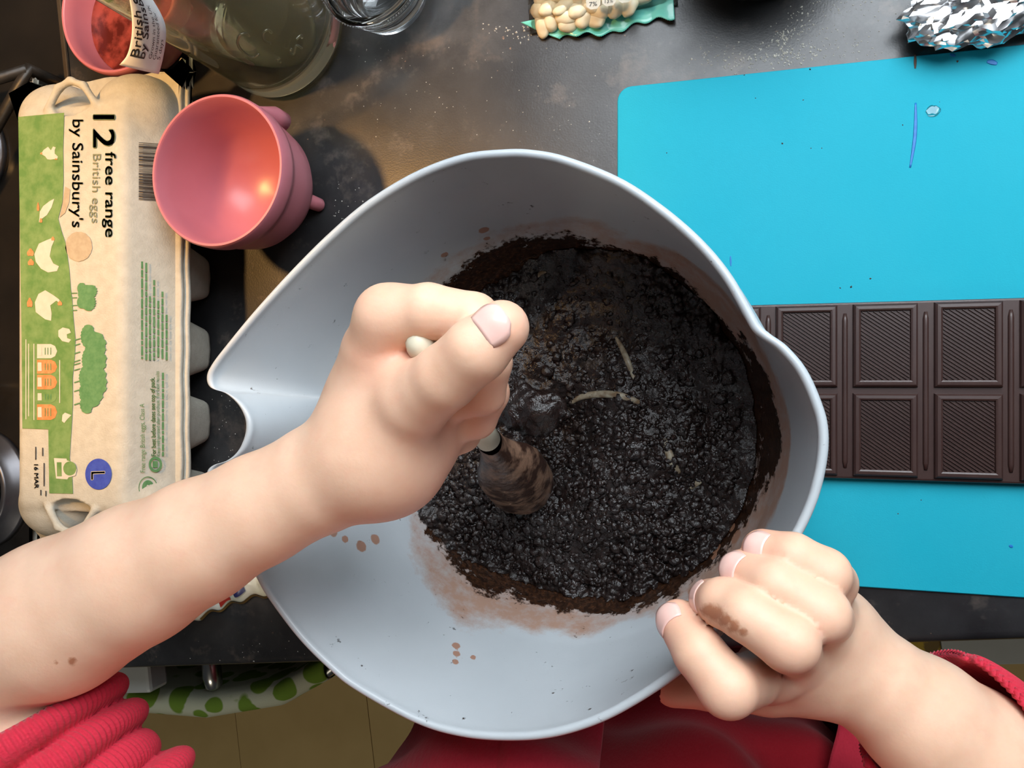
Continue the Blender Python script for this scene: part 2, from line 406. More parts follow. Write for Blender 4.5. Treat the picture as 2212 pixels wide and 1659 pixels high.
# ------------------------------------------------------------------ the kitchen counter and what is below it
PHI = math.radians(7.3); CT, ST = math.cos(PHI), math.sin(PHI)
EDGE0 = P(500, 1440, 0.0)[:2]
def CF(x, y, z=0.0):                                   # counter frame: x along the front edge, y into the counter
    return np.array([EDGE0[0] + x*CT - y*ST, EDGE0[1] + x*ST + y*CT, z])
def cf_box(x0, x1, y0, y1, z0, z1, bev=0.0, seg=2):
    return box(tuple(CF((x0+x1)/2, (y0+y1)/2, (z0+z1)/2)), (x1-x0, y1-y0, z1-z0), bev, seg, PHI)
v, f = cf_box(-1.6, 2.0, -2.0, 1.6, -0.96, -0.90); fl = put('floor', v, f, FLOOR, smooth=False); tag(fl, 'olive brown kitchen floor of wide vinyl tiles', 'floor', kind='structure')
TIL = mat('floor_tile_vinyl', (0.50, 0.36, 0.15), (0.56, 0.41, 0.18), 7, 0.45)
tile_me = None
for i in range(-4, 4):
    for j in range(0, 4):
        c = CF(i*0.30+0.05, -j*0.30-0.13, -0.8985)
        if tile_me is None:
            v, f = box((0, 0, 0), (0.2988, 0.2988, 0.003), 0.0005, 1, PHI); tile_me = mesh_data('tile', v, f, TIL, False)
        o = bpy.data.objects.new('tile', tile_me); COL.objects.link(o); o.parent = fl; o.location = Vector(c) - fl.location
v, f = cf_box(-1.3, 1.7, 0.0, 0.658, -0.038, 0.0, 0.006, 4)
wt = put('worktop', v, f, WORK); autosmooth(wt, 40); tag(wt, 'mottled charcoal laminate worktop with a rounded front edge', 'worktop')
WALL = mat('wall_paint', (0.50, 0.49, 0.46), (0.47, 0.46, 0.43), 5, 0.7)
v, f = merge(cf_box(-1.3, -0.05, 0.66, 0.74, -0.90, 1.75), cf_box(1.0, 1.7, 0.66, 0.74, -0.90, 1.75), cf_box(-0.05, 1.0, 0.66, 0.74, -0.90, 0.28), cf_box(-0.05, 1.0, 0.66, 0.74, 1.02, 1.75))
wl = put('wall_back', v, f, WALL, None, False); tag(wl, 'plain painted kitchen wall behind the worktop with a window opening', 'wall', kind='structure')
FRAME = mat('window_frame_white', (0.62, 0.62, 0.60), None, 8, 0.4)
wn = put('window_1', *merge(cf_box(-0.05, 1.0, 0.685, 0.715, 0.28, 0.33), cf_box(-0.05, 1.0, 0.685, 0.715, 0.97, 1.02), cf_box(-0.05, 0.0, 0.685, 0.715, 0.33, 0.97), cf_box(0.95, 1.0, 0.685, 0.715, 0.33, 0.97), cf_box(0.455, 0.495, 0.685, 0.715, 0.33, 0.97)), FRAME, None, False); tag(wn, 'white framed kitchen window above the worktop', 'window', kind='structure')
for x_ in (0.0, 0.495):
    v, f = cf_box(x_, x_+0.455, 0.698, 0.702, 0.33, 0.97); put('pane', v, f, glass('window_glass', (0.97, 0.98, 0.98), 0.0), wn, False)
# base units: oven on the left (under the hob), cupboard to the right
RAIL = spline([CF(x, y, -0.078) for x, y in ((-0.195, 0.009), (-0.185, -0.030), (-0.150, -0.050), (-0.085, -0.055), (-0.015, -0.046), (0.035, -0.024), (0.05, 0.009))], 80)
ov = thing('oven', 'built-in oven with dark front and steel rail handle under worktop', 'oven', CF(0.04, 0.30, -0.895))
v, f = cf_box(-0.20, 0.285, 0.025, 0.60, -0.895, -0.0385); put('body', v, f, DARKCAB, ov, False)
v, f = cf_box(-0.195, 0.28, 0.008, 0.025, -0.80, -0.045, 0.004); put('door', v, f, DARKCAB, ov, False)
v, f = tube(RAIL, 0.0055, 16); put('handle', v, f, STEEL, ov)
for x in (-0.073,):
    v, f = tube([CF(x, 0.009, -0.070), CF(x, -0.030, -0.070), CF(x, -0.038, -0.071), CF(x, -0.0405, -0.072)], [0.0065, 0.0075, 0.0065, 0.003], 20); put('handle_bracket', v, f, STEEL, ov)
v, f = cf_box(-0.19, -0.111, -0.034, 0.0075, -0.066, -0.045, 0.003); put('side_cover', v, f, CAB, ov, False)
cb = thing('base_cupboard', 'pale grey kitchen cupboard under worktop, to the right of oven', 'cupboard', CF(0.60, 0.30, -0.895))
v, f = cf_box(0.29, 0.90, 0.02, 0.60, -0.895, -0.0385); put('body', v, f, CAB, cb, False)
v, f = cf_box(0.295, 0.895, 0.002, 0.02, -0.80, -0.05, 0.003); put('door', v, f, CAB, cb, False)
v, f = tube([CF(0.80, 0.002, -0.15), CF(0.80, -0.018, -0.15), CF(0.80, -0.018, -0.28), CF(0.80, 0.002, -0.28)], 0.004, 10); put('handle', v, f, STEEL, cb)
cl = thing('drawer_unit', 'pale grey drawer cabinet under worktop, to the left of oven', 'cabinet', CF(-0.45, 0.30, -0.895))
v, f = cf_box(-0.90, -0.205, 0.02, 0.60, -0.895, -0.0385); put('body', v, f, CAB, cl, False)
for z0_, z1_ in ((-0.30, -0.05), (-0.55, -0.31), (-0.80, -0.56)):
    v, f = cf_box(-0.895, -0.21, 0.002, 0.02, z0_, z1_, 0.003); put('drawer', v, f, CAB, cl, False)
def towel():                                            # looped over the oven handle, bulging forward
    nu, nv = 70, 70; V = []; F = []
    for i in range(nu):
        s = i/(nu-1); x = -0.172 + 0.20*s
        for j in range(nv):
            t = j/(nv-1); yr = float(np.interp(x, [-0.185, -0.15, -0.085, -0.015, 0.035], [-0.030, -0.050, -0.055, -0.046, -0.024])); bul = 0.012*math.sin(min(1, s*1.1)*math.pi)**0.8
            fold = 0.003*math.sin(s*21+1)+0.002*math.sin(s*43)
            if t < 0.42: z = -0.42 + t/0.42*0.340; y = yr + 0.0085 + 0.001*math.sin(s*17)
            elif t < 0.52:
                a = (t-0.42)/0.10*math.pi; z = -0.079 + 0.0090*math.sin(a); y = yr + 0.0090*math.cos(a)
            else:
                q = (t-0.52)/0.48; z = -0.079 - q*0.36; y = yr - 0.009 - bul*min(1, q*5)**0.7 - fold*min(1, q*6) - 0.004*q
            V.append(CF(x + 0.004*math.sin(t*7), y, z))
    for i in range(nu-1):
        for j in range(nv-1): F.append((i*nv+j, (i+1)*nv+j, (i+1)*nv+j+1, i*nv+j+1))
    o = put('tea_towel', V, F, TOWEL); md = o.modifiers.new('thick', 'SOLIDIFY'); md.thickness = 0.0016
    tag(o, 'green and cream patterned tea towel hanging over the oven rail', 'towel'); return o
towel()
yb = thing('cereal_packet', 'yellow printed packet with pale end standing on the kitchen floor', 'packet', CF(0.56, -0.16, -0.8965))
v, f = cf_box(0.40, 0.552, -0.228, -0.10, -0.8965, -0.60, 0.002); put('box', v, f, YELLOW, yb, False)
v, f = cf_box(0.553, 0.70, -0.226, -0.102, -0.8965, -0.602, 0.002); put('pale_end', v, f, CAB, yb, False)

# ------------------------------------------------------------------ hob
HE = P(150, 130, 0.0)
hx = ((HE[:2]-EDGE0) @ np.array([CT, ST]))
hb = thing('gas_hob', 'black glass gas hob with iron pan supports beside the egg box', 'hob', CF(hx-0.29, 0.30, 0.0))
v, f = cf_box(hx-0.58, hx-0.004, 0.055, 0.57, 0.0002, 0.0020, 0.0006, 2); put('glass_plate', v, f, HOB, hb, False)
TRIM = mat('hob_trim', (0.10, 0.075, 0.05), (0.13, 0.10, 0.07), 40, 0.3, metal=0.6)
v, f = cf_box(hx-0.004, hx, 0.055, 0.57, 0.0002, 0.0026, 0.0008, 2); put('edge_trim', v, f, TRIM, hb, False)
def burner(c, r):
    v, f = lathe([(0, 0), (r*1.25, 0), (r*1.22, 0.004), (r, 0.006), (r, 0.012), (r*0.93, 0.014), (r*0.90, 0.010), (r*0.8, 0.009), (0, 0.009)], (c[0], c[1], 0.0022)); put('burner_ring', v, f, BURN, hb)
    v, f = lathe([(0, 0.010), (r*0.78, 0.010), (r*0.80, 0.013), (r*0.78, 0.016), (r*0.70, 0.018), (0, 0.0185)], (c[0], c[1], 0.0022)); put('burner_cap', v, f, IRON, hb)
B1 = P(-62, 1058, 0.012); burner(B1, 0.036)
B2 = P(-95, 330, 0.012); burner(B2, 0.030)
def support(cen, q, skip=()):
    c = np.array([cen[0], cen[1], 0.030]); parts = []
    for sx, sy in ((1, 1), (-1, 1), (-1, -1), (1, -1)):
        if (sx, sy) in skip: continue
        k = c + np.array([CT*sx*q - ST*sy*q, ST*sx*q + CT*sy*q, 0]); parts.append(tube([c + (k-c)*0.30, c + (k-c)*0.9, k, k - np.array([0, 0, 0.0275])], [0.0035, 0.004, 0.0045, 0.004], 8))
        e = c + np.array([CT*(-sx)*q - ST*sy*q, ST*(-sx)*q + CT*sy*q, 0])
        if sx > 0: parts.append(tube([k, e], 0.004, 8))
    for p in parts:
        put('support_bar', p[0], p[1], IRON, hb)
K = P(62, 150, 0.030); qk = 0.098
c0 = np.array([K[0] - (CT*qk - ST*qk), K[1] - (ST*qk + CT*qk), 0]); support(c0, qk, ((1, -1),))
support(np.array([B1[0], B1[1], 0]) + np.array([-0.060, 0, 0]), 0.068)

# ------------------------------------------------------------------ mixing bowl
RIMZ = 0.145; BC = np.array([-0.0860, -0.0250])
rim_px = [(1090, 338), (1000, 348), (900, 385), (800, 445), (720, 512), (640, 590), (560, 675), (500, 745), (466, 788), (454, 815), (462, 838), (496, 851), (525, 876), (541, 908), (540, 940), (525, 973), (500, 994), (468, 1005), (455, 1020), (462, 1050),
          (500, 1125), (557, 1233), (586, 1284), (651, 1370), (716, 1435), (773, 1480), (900, 1549), (1000, 1578), (1105, 1585), (1200, 1575), (1300, 1541), (1400, 1483), (1480, 1422), (1560, 1340), (1640, 1245), (1700, 1170), (1745, 1080), (1767, 990), (1768, 920), (1750, 860), (1720, 800), (1680, 755), (1645, 731), (1624, 713), (1605, 680), (1560, 602), (1500, 530), (1420, 460), (1330, 400), (1220, 355), (1150, 340)]
rim = spline([P(u, v, RIMZ)[:2] for u, v in rim_px], 720, True)
ang = np.arctan2(rim[:, 1]-BC[1], rim[:, 0]-BC[0]); Rr = np.linalg.norm(rim-BC, axis=1)
Rz = ([0.004, 0.0045, 0.006, 0.012, 0.022, 0.04, 0.07, 0.10, 0.145], [0.064, 0.068, 0.072, 0.080, 0.089, 0.098, 0.106, 0.1115, 0.1185])
def Rc(z): return np.interp(z, *Rz)
def gz(z): return np.clip((z-0.055)/(RIMZ-0.055), 0, 1)**2.0
def bowl_r(z, t=0.0): return Rc(z) - t*0 + (Rr-0.1185)*gz(z)
zs = np.concatenate([[0.004]*6, np.linspace(0.0043, 0.02, 16)[0:], np.linspace(0.022, 0.142, 70)])
V = []; N = len(rim); rows = []
for i, z in enumerate(zs):                       # inside
    r = np.full(N, 0.064*(i+0.02)/6) if i < 6 else bowl_r(z)
    rows.append(np.stack([BC[0]+r*np.cos(ang), BC[1]+r*np.sin(ang), np.full(N, z)], 1))
T_ = 0.0028
for a in np.linspace(0, math.pi, 9):             # rolled rim
    r = bowl_r(0.1435) + T_/2*0 + 0.0017 - 0.0019*math.cos(a); z = 0.1435 + 0.0022*math.sin(a)
    rows.append(np.stack([BC[0]+r*np.cos(ang), BC[1]+r*np.sin(ang), np.full(N, z)], 1))
for z in np.concatenate([np.linspace(0.142, 0.022, 40), np.linspace(0.02, 0.0043, 10)]):
    r = bowl_r(z) + 0.0026; zz = z - 0.0010*max(0, (0.02-z)/0.02)*2
    rows.append(np.stack([BC[0]+r*np.cos(ang), BC[1]+r*np.sin(ang), np.full(N, zz)], 1))
for q in (0.070, 0.066, 0.03, 0.001):
    rows.append(np.stack([BC[0]+q*np.cos(ang), BC[1]+q*np.sin(ang), np.full(N, 0.0006)], 1))
V = np.vstack(rows); m = len(rows); F = []
ii = np.arange(N); jj = (ii+1) % N
for k in range(m-1): F.append(np.stack([k*N+ii, k*N+jj, (k+1)*N+jj, (k+1)*N+ii], 1))
F = np.vstack(F)
bowl = put('mixing_bowl', V, F, BOWL, origin=(BC[0], BC[1], 0.0006))
bm = bmesh.new(); bm.from_mesh(bowl.data); bmesh.ops.recalc_face_normals(bm, faces=bm.faces); bm.to_mesh(bowl.data); bm.free(); smooth_all(bowl.data)
tag(bowl, 'large pale grey plastic mixing bowl with pouring lip, smeared with chocolate', 'bowl')
# stain amounts on the inner wall
z = V[:, 2]; th = np.arctan2(V[:, 1]-BC[1], V[:, 0]-BC[0]); inner = (np.arange(len(V)) < len(zs)*N).astype(float)
cyl = np.stack([np.cos(th)*2.2, np.sin(th)*2.2, z*30], 1)
deg = np.degrees(th)
def bumpa(a, w): return np.exp(-(((deg-a+180) % 360-180)/w)**2)
top_s = 0.046 + 0.010*fbm(cyl*1.3, 3, 5) + 0.031*bumpa(3, 26) + 0.014*bumpa(85, 45) + 0.004*bumpa(-60, 40) + 0.006*bumpa(150, 40) + 0.006*bumpa(-130, 30)
smear = np.clip((top_s - z)/0.016 + 0.22, 0, 1.2)*inner
smear -= 0.55*np.clip(bumpa(-8, 17)*np.exp(-((z-0.046)/0.008)**2) + bumpa(28, 14)*np.exp(-((z-0.049)/0.006)**2), 0, 1)
top_d = top_s + 0.016 + 0.012*fbm(cyl*0.9+9, 3, 8) + 0.020*bumpa(-20, 22) + 0.020*bumpa(45, 25) + 0.014*bumpa(-115, 20)
dust = np.clip((top_d - z)/0.016 + 0.2, 0, 0.9)*inner*(0.45 + 0.55*np.clip(bumpa(-15, 50)+bumpa(-110, 30)+bumpa(45, 30)+0.25, 0, 1))
spot = np.zeros(len(V))
_so = np.argsort(ang); _sa, _sr = ang[_so], Rr[_so]
def on_wall(u, v):                                # where a sight line meets the bowl's inner wall
    q = ray(u, v); best = None
    for t in np.linspace(0.28, 0.50, 900):
        p = CP + q*t
        rr_ = np.interp(math.atan2(p[1]-BC[1], p[0]-BC[0]), _sa, _sr)
        if p[2] < RIMZ and np.linalg.norm(p[:2]-BC) > np.interp(p[2], *Rz) + (rr_-0.1185)*gz(p[2]): return p
    return CP + q*0.42
for u, v, r in [(1590, 1160, 0.0042), (1582, 1140, 0.0026), (1548, 1185, 0.0032), (1543, 1202, 0.0022), (1495, 1275, 0.0030), (985, 1395, 0.0022), (986, 1412, 0.002), (984, 1430, 0.0018), (1022, 1420, 0.0016), (1045, 497, 0.003), (1052, 515, 0.002), (720, 1150, 0.0025), (745, 1165, 0.002), (780, 1180, 0.0032), (700, 1140, 0.002), (810, 1165, 0.003), (960, 550, 0.0022)]:
    p = on_wall(u, v); spot = np.maximum(spot, np.clip(1.2-0.7*np.linalg.norm(V-p, axis=1)/r, 0, 1))
attr(bowl, 'smear', smear); attr(bowl, 'dust', dust); attr(bowl, 'spot', spot*inner)

# ------------------------------------------------------------------ batter
SP_A = P(905, 738, 0.207); SP_B = P(1150, 1085, 0.040)
def batter():
    n = 460; g = np.linspace(-0.106, 0.106, n); X, Y = np.meshgrid(g, g, indexing='ij')
    R = np.hypot(X, Y); TH = np.degrees(np.arctan2(Y, X))
    q = np.stack([X, Y, X*0], -1)
    h = 0.031 + 0.007*fbm(q*22, 3, 3)
    hol = P(1215, 930, 0.02)[:2]-BC; h -= 0.019*np.exp(-((X-hol[0])**2+(Y-hol[1])**2)/0.022**2)
    mnd = P(1350, 1010, 0.03)[:2]-BC; h += 0.010*np.exp(-((X-mnd[0])**2+(Y-mnd[1])**2)/0.026**2)
    up = P(1230, 720, 0.03)[:2]-BC; h -= 0.007*np.exp(-((X-up[0])**2/0.045**2+(Y-up[1])**2/0.03**2))
    h += 0.012*np.clip((R-0.072)/0.03, 0, 1)*(0.35+0.65*(np.cos(np.radians(TH-60))*0.5+0.5))
    rough = np.clip(0.45 + 0.9*fbm(q*16+4, 2, 12), 0.12, 1)*np.clip(1.0 - 0.55*np.exp(-((X-up[0])**2/0.05**2+(Y-up[1])**2/0.03**2)), 0.2, 1)
    w1 = worley(np.stack([X, Y, h*1.0], -1)*170, 3); w2 = worley(np.stack([X, Y, h*1.0], -1)*360, 9)
    h += rough*(0.0070*(0.55-w1) + 0.0042*(0.5-w2)) + 0.0020*fbm(q*110, 3, 21)
    ok = R < Rc(np.clip(h, 0.006, 0.14)) - 0.0004
    idx = np.full((n, n), -1); idx[ok] = np.arange(ok.sum())
    Vt = np.stack([X[ok]+BC[0], Y[ok]+BC[1], np.maximum(h[ok], 0.0055)], 1)
    a, b, c, d = idx[:-1, :-1], idx[1:, :-1], idx[1:, 1:], idx[:-1, 1:]; k = (a >= 0) & (b >= 0) & (c >= 0) & (d >= 0)
    Ft = np.stack([a[k], b[k], c[k], d[k]], 1)
    # skirt down to the bowl bottom so that the mass is closed underneath
    o = put('brownie_batter', Vt, Ft, BATTER, origin=(BC[0], BC[1], 0.005))
    tag(o, 'dark glossy lumpy chocolate brownie batter in the grey bowl', 'batter'); return o, (X, Y, h)
bat, (BX, BY, BH) = batter()
def granules():
    bm = bmesh.new(); bmesh.ops.create_icosphere(bm, subdivisions=2, radius=1.0); iv, jf = from_bm(bm); iv = np.array(iv); V = []; F = []; n = 0
    while n < 3600:
        a = rng.uniform(0, 6.283); r = 0.090*math.sqrt(rng.uniform(0, 1)); x, y = r*math.cos(a), r*math.sin(a)
        i = int((x+0.106)/0.212*459); j = int((y+0.106)/0.212*459)
        dens = 0.25 + 0.75*(1/(1+math.exp((y-0.012)/0.012))) if vnoise(np.array([[x*60, y*60, 1.5]]), 3)[0] > -0.35 else 0.08
        if rng.uniform() > dens: continue
        s_ = rng.uniform(0.0005, 0.0019)*rng.uniform(0.5, 1.5); sc = s_*rng.uniform(0.65, 1.3, 3)
        d = iv*(1+0.55*vnoise(iv*1.5+n*3.1, 4)+0.25*vnoise(iv*3.3+n*1.7, 6))[:, None]*sc*np.array([1.15, 1.15, 0.8]); t = rng.uniform(0, 6.28); d = np.stack([d[:, 0]*math.cos(t)-d[:, 1]*math.sin(t), d[:, 0]*math.sin(t)+d[:, 1]*math.cos(t), d[:, 2]], 1)
        V.append(d + np.array([x+BC[0], y+BC[1], BH[i, j]-s_*0.05])); F.append(np.array(jf)+n*len(iv)); n += 1
    o = put('batter_granules', np.vstack(V), np.vstack(F), BATTER, bat); o['kind'] = 'stuff'
granules()
def bat_z(p):
    i = np.clip(np.round((p[0]-BC[0]+0.106)/0.212*459).astype(int), 0, 459); j = np.clip(np.round((p[1]-BC[1]+0.106)/0.212*459).astype(int), 0, 459); return BH[i, j]
for pts, w in [([(1232, 872), (1255, 858), (1290, 852), (1330, 853), (1362, 862), (1385, 872), (1396, 880)], 0.0021), ([(1330, 728), (1342, 750), (1355, 778), (1365, 805), (1371, 820)], 0.0017), ([(1435, 948), (1445, 980), (1456, 1005), (1468, 1022)], 0.0022), ([(1490, 1055), (1503, 1045), (1515, 1040)], 0.0018), ([(1160, 600), (1168, 590), (1180, 587)], 0.0012)]:
    cur = []
    for u, v in pts:
        p = P(u, v, 0.03)
        for _ in range(3): p = P(u, v, float(bat_z(p))+0.0002)
        cur.append(p)
    c = spline(cur, 26); rr = w*np.sin(np.linspace(0.25, math.pi-0.25, 26))**0.6
    v, f = tube(c, rr, 10, True, 0.55, up=(0, 0, 1)); put('scraped_streak', v, f, STREAK, bat)

# ------------------------------------------------------------------ spatula
sp = thing('spatula', 'cream handled silicone spatula coated with batter, held in the fist', 'spatula', SP_B)
ax = SP_A-SP_B; L = np.linalg.norm(ax); ax /= L
hp = [SP_A + ax*(0.004-s) for s in (0, 0.001, 0.003, 0.006, 0.012, 0.03, 0.06, 0.08, 0.095)]
v, f = tube(hp, [0.0008, 0.003, 0.0046, 0.0054, 0.0056, 0.0054, 0.0054, 0.0056, 0.0056], 24); put('handle', v, f, CREAM, sp)
for s in (-1, 1):
    q = SP_A + ax*0.0026 + np.array([0.0018*s, -0.001*s, 0]); v, f = tube([q-np.array([0, 0.0012, 0]), q+np.array([0, 0.0012, 0])], 0.0006, 8); put('hanging_eye', v, f, STEEL, sp)
def blade():
    side = np.cross(ax, np.array([0.15, 0.25, 1.0])); side /= np.linalg.norm(side); nn = np.cross(side, ax)
    prof = [(0.098, 0.0058, 0.0056), (0.088, 0.0066, 0.0060), (0.078, 0.0095, 0.0060), (0.068, 0.0140, 0.0058), (0.056, 0.0170, 0.0052), (0.040, 0.0178, 0.0046), (0.022, 0.0176, 0.004), (0.010, 0.0160, 0.003), (0.003, 0.012, 0.002), (0.0, 0.005, 0.001)]
    V = []; F = []; n = 28
    for t, w, th in prof:
        for k in range(n):
            a = 2*math.pi*k/n; ca, sa = math.cos(a), math.sin(a)
            p = SP_B + ax*(t-0.006) + side*w*np.sign(ca)*abs(ca)**0.8 + nn*th*np.sign(sa)*abs(sa)**0.8 + nn*0.005*math.cos(ca*2.4)*(w/0.02)
            V.append(p)
    for i in range(len(prof)-1):
        for k in range(n):
            l = (k+1) % n; F.append((i*n+k, i*n+l, (i+1)*n+l, (i+1)*n+k))
    F.append(tuple((len(prof)-1)*n+k for k in range(n))); return V, F
v, f = blade(); put('blade', v, f, BLADE, sp)
def clump():                                        # batter hanging on the blade's shoulder
    c = P(1150, 885, 0.078); F_ = Field(c-0.03, c+0.03, 0.0012)
    sl, g = F_.sub(c-0.03, c+0.03)
    d = ell_d(g, c, (0.017, 0.012, 0.010)); d = d + 0.0022*fbm(g*150, 3, 4); F_.d[sl] = d
    return F_.mesh()
v, f = clump(); put('batter_clump', v, f, BATTER, sp)

# ------------------------------------------------------------------ person: arms, hands, torso
def arm_r():
    F_ = Field((-0.45, -0.22, 0.10), (-0.02, 0.085, 0.265), 0.00125)
    W = P(808, 975, 0.185); E_ = P(-95, 1432, 0.195); S_ = np.array([-0.185, -0.322, 0.165])
    fore = [W, P(700, 1030, 0.186), P(560, 1101, 0.188), P(430, 1169, 0.190), P(300, 1238, 0.192), P(130, 1330, 0.194), E_]
    chain(F_, fore, [0.0205, 0.0205, 0.0213, 0.0243, 0.0280, 0.0322, 0.035], 0.004, 0.03)
    chain(F_, [E_, E_ + (S_-E_)*0.25, E_ + (S_-E_)*0.5], [0.035, 0.037, 0.037], 0.01, 0.03)
    imc, mmc, rmc, pmc = P(838, 686, 0.203), P(826, 752, 0.187), P(836, 815, 0.174), P(856, 872, 0.163)
    chain(F_, [W, P(815, 860, 0.186), P(815, 765, 0.196), imc], [0.0205, 0.0160, 0.0098, 0.0104], 0.010)
    chain(F_, [W, P(822, 880, 0.180), mmc], [0.0195, 0.0160, 0.0104], 0.012)
    chain(F_, [W, P(850, 900, 0.172), rmc], [0.0185, 0.0165, 0.0110], 0.014)
    chain(F_, [P(850, 985, 0.178), P(890, 930, 0.164), pmc], [0.018, 0.0165, 0.0110], 0.014)
    palm = F_.d.copy()
    fin = [
        ([imc, P(925, 672, 0.206), P(1022, 690, 0.206), P(1040, 755, 0.194), P(975, 800, 0.186)], [0.0106, 0.0095, 0.0090, 0.0082, 0.0074]),
        ([mmc, P(950, 730, 0.190), P(1052, 782, 0.187), P(1045, 850, 0.178), P(975, 868, 0.174)], [0.0108, 0.0088, 0.0090, 0.0080, 0.0072]),
        ([rmc, P(955, 790, 0.174), P(1050, 848, 0.170), P(1030, 905, 0.162), P(960, 905, 0.160)], [0.0106, 0.0086, 0.0088, 0.0078, 0.0070]),
        ([pmc, P(950, 850, 0.160), P(1022, 895, 0.154), P(1000, 940, 0.148), P(940, 930, 0.148)], [0.0102, 0.0078, 0.0078, 0.0070, 0.0064])]
    out = palm.copy()
    for pts, rad in fin:
        G = np.full(F_.d.shape, 0.05, np.float32); chain(F_, pts, rad, 0.0015, 0.02, G)
        lo = np.min(pts, 0)-0.03; hi = np.max(pts, 0)+0.03; sl, _ = F_.sub(lo, hi)
        out[sl] = np.minimum(out[sl], smin(palm[sl], G[sl], 0.007))
    G = np.full(F_.d.shape, 0.05, np.float32)
    th = [P(832, 930, 0.188), P(892, 868, 0.201), P(962, 815, 0.211), P(1030, 756, 0.217), P(1084, 708, 0.217)]
    chain(F_, th, [0.0165, 0.0132, 0.0110, 0.0104, 0.0088], 0.002, 0.02, G)
    sl, _ = F_.sub(np.min(th, 0)-0.035, np.max(th, 0)+0.03); out[sl] = np.minimum(out[sl], smin(palm[sl], G[sl], 0.010))
    F_.d = out; v, f = F_.mesh()
    blush = [(P(860, 770, 0.195), 0.014, 1.0), (P(930, 1000, 0.17), 0.024, 0.55), (P(1090, 700, 0.219), 0.010, 0.5), (P(850, 660, 0.205), 0.012, 0.25), (P(1000, 870, 0.175), 0.03, 0.5), (P(860, 740, 0.195), 0.010, 0.8)]
    nails = [(th[-1], th[-2], np.array([0.25, 0.45, 1.0]), 0.0093)]
    return v, f, blush, nails, (E_, S_)
def arm_l():
    F_ = Field((-0.03, -0.34, 0.02), (0.21, -0.035, 0.195), 0.00125)
    W = P(1795, 1405, 0.102); E_ = P(2330, 1830, 0.075); S_ = np.array([0.105, -0.315, 0.085])
    fore = [W, P(1885, 1472, 0.100), P(1990, 1552, 0.095), P(2100, 1642, 0.088), E_]
    chain(F_, fore, [0.0200, 0.0212, 0.0255, 0.0295, 0.034], 0.004, 0.03)
    imc, mmc, rmc, pmc = P(1655, 1452, 0.132), P(1712, 1408, 0.128), P(1762, 1360, 0.124), P(1780, 1310, 0.120)
    for m_, r_ in ((imc, 0.0118), (mmc, 0.0118), (rmc, 0.0114), (pmc, 0.0108)):
        chain(F_, [W, W*0.55+m_*0.45 - np.array([0, 0, 0.004]), m_], [0.0190, 0.0155, r_-0.001], 0.010)
    palm = F_.d.copy()
    fin = [
        ([imc, P(1625, 1468, 0.150), P(1572, 1486, 0.168), P(1510, 1410, 0.1645), P(1466, 1342, 0.153)], [0.0108, 0.0096, 0.0104, 0.0093, 0.0082]),
        ([mmc, P(1716, 1402, 0.152), P(1704, 1388, 0.173), P(1612, 1326, 0.170), P(1562, 1302, 0.163), P(1538, 1296, 0.154)], [0.0106, 0.0094, 0.0101, 0.0095, 0.0089, 0.0079]),
        ([rmc, P(1786, 1335, 0.146), P(1774, 1325, 0.164), P(1672, 1264, 0.163), P(1602, 1234, 0.153)], [0.0102, 0.0093, 0.0098, 0.0093, 0.0080]),
        ([pmc, P(1798, 1258, 0.140), P(1780, 1240, 0.154), P(1712, 1205, 0.1555), P(1648, 1188, 0.150)], [0.0096, 0.0089, 0.0094, 0.0090, 0.0078])]
    out = palm.copy()
    for pts, rad in fin:
        G = np.full(F_.d.shape, 0.05, np.float32); chain(F_, pts, rad, 0.0015, 0.02, G)
        sl, _ = F_.sub(np.min(pts, 0)-0.03, np.max(pts, 0)+0.03); out[sl] = np.minimum(out[sl], smin(palm[sl], G[sl], 0.006))
    G = np.full(F_.d.shape, 0.05, np.float32)
    th = [P(1770, 1450, 0.108), P(1660, 1474, 0.110), P(1540, 1476, 0.112), P(1456, 1480, 0.112)]
    chain(F_, th, [0.0170, 0.0130, 0.0108, 0.0092], 0.003, 0.02, G)
    sl, _ = F_.sub(np.min(th, 0)-0.035, np.max(th, 0)+0.03); out[sl] = np.minimum(out[sl], smin(palm[sl], G[sl], 0.010))
    F_.d = out; v, f = F_.mesh()
    blush = [(pts[-1], 0.012, 0.6) for pts, _ in fin] + [(pts[2]+np.array([0, -0.006, 0]), 0.012, 0.35) for pts, _ in fin] + [(th[-1], 0.02, 0.8), (P(1790, 1520, 0.09), 0.02, 0.5), (P(1660, 1440, 0.14), 0.016, 0.4)]
    n_ = [(fin[0][0][-1], fin[0][0][-2], np.array([-0.55, 0.25, 1.0]), 0.0086), (fin[1][0][-1], fin[1][0][-2], np.array([-0.9, 0.35, 0.65]), 0.0083), (fin[2][0][-1], fin[2][0][-2], np.array([-0.35, 0.35, 1.0]), 0.0085), (fin[3][0][-1], fin[3][0][-2], np.array([-0.20, 0.30, 1.0]), 0.0083)]
    return v, f, blush, n_, (E_, S_)
TC = np.array([-0.060, -0.300])                        # torso axis
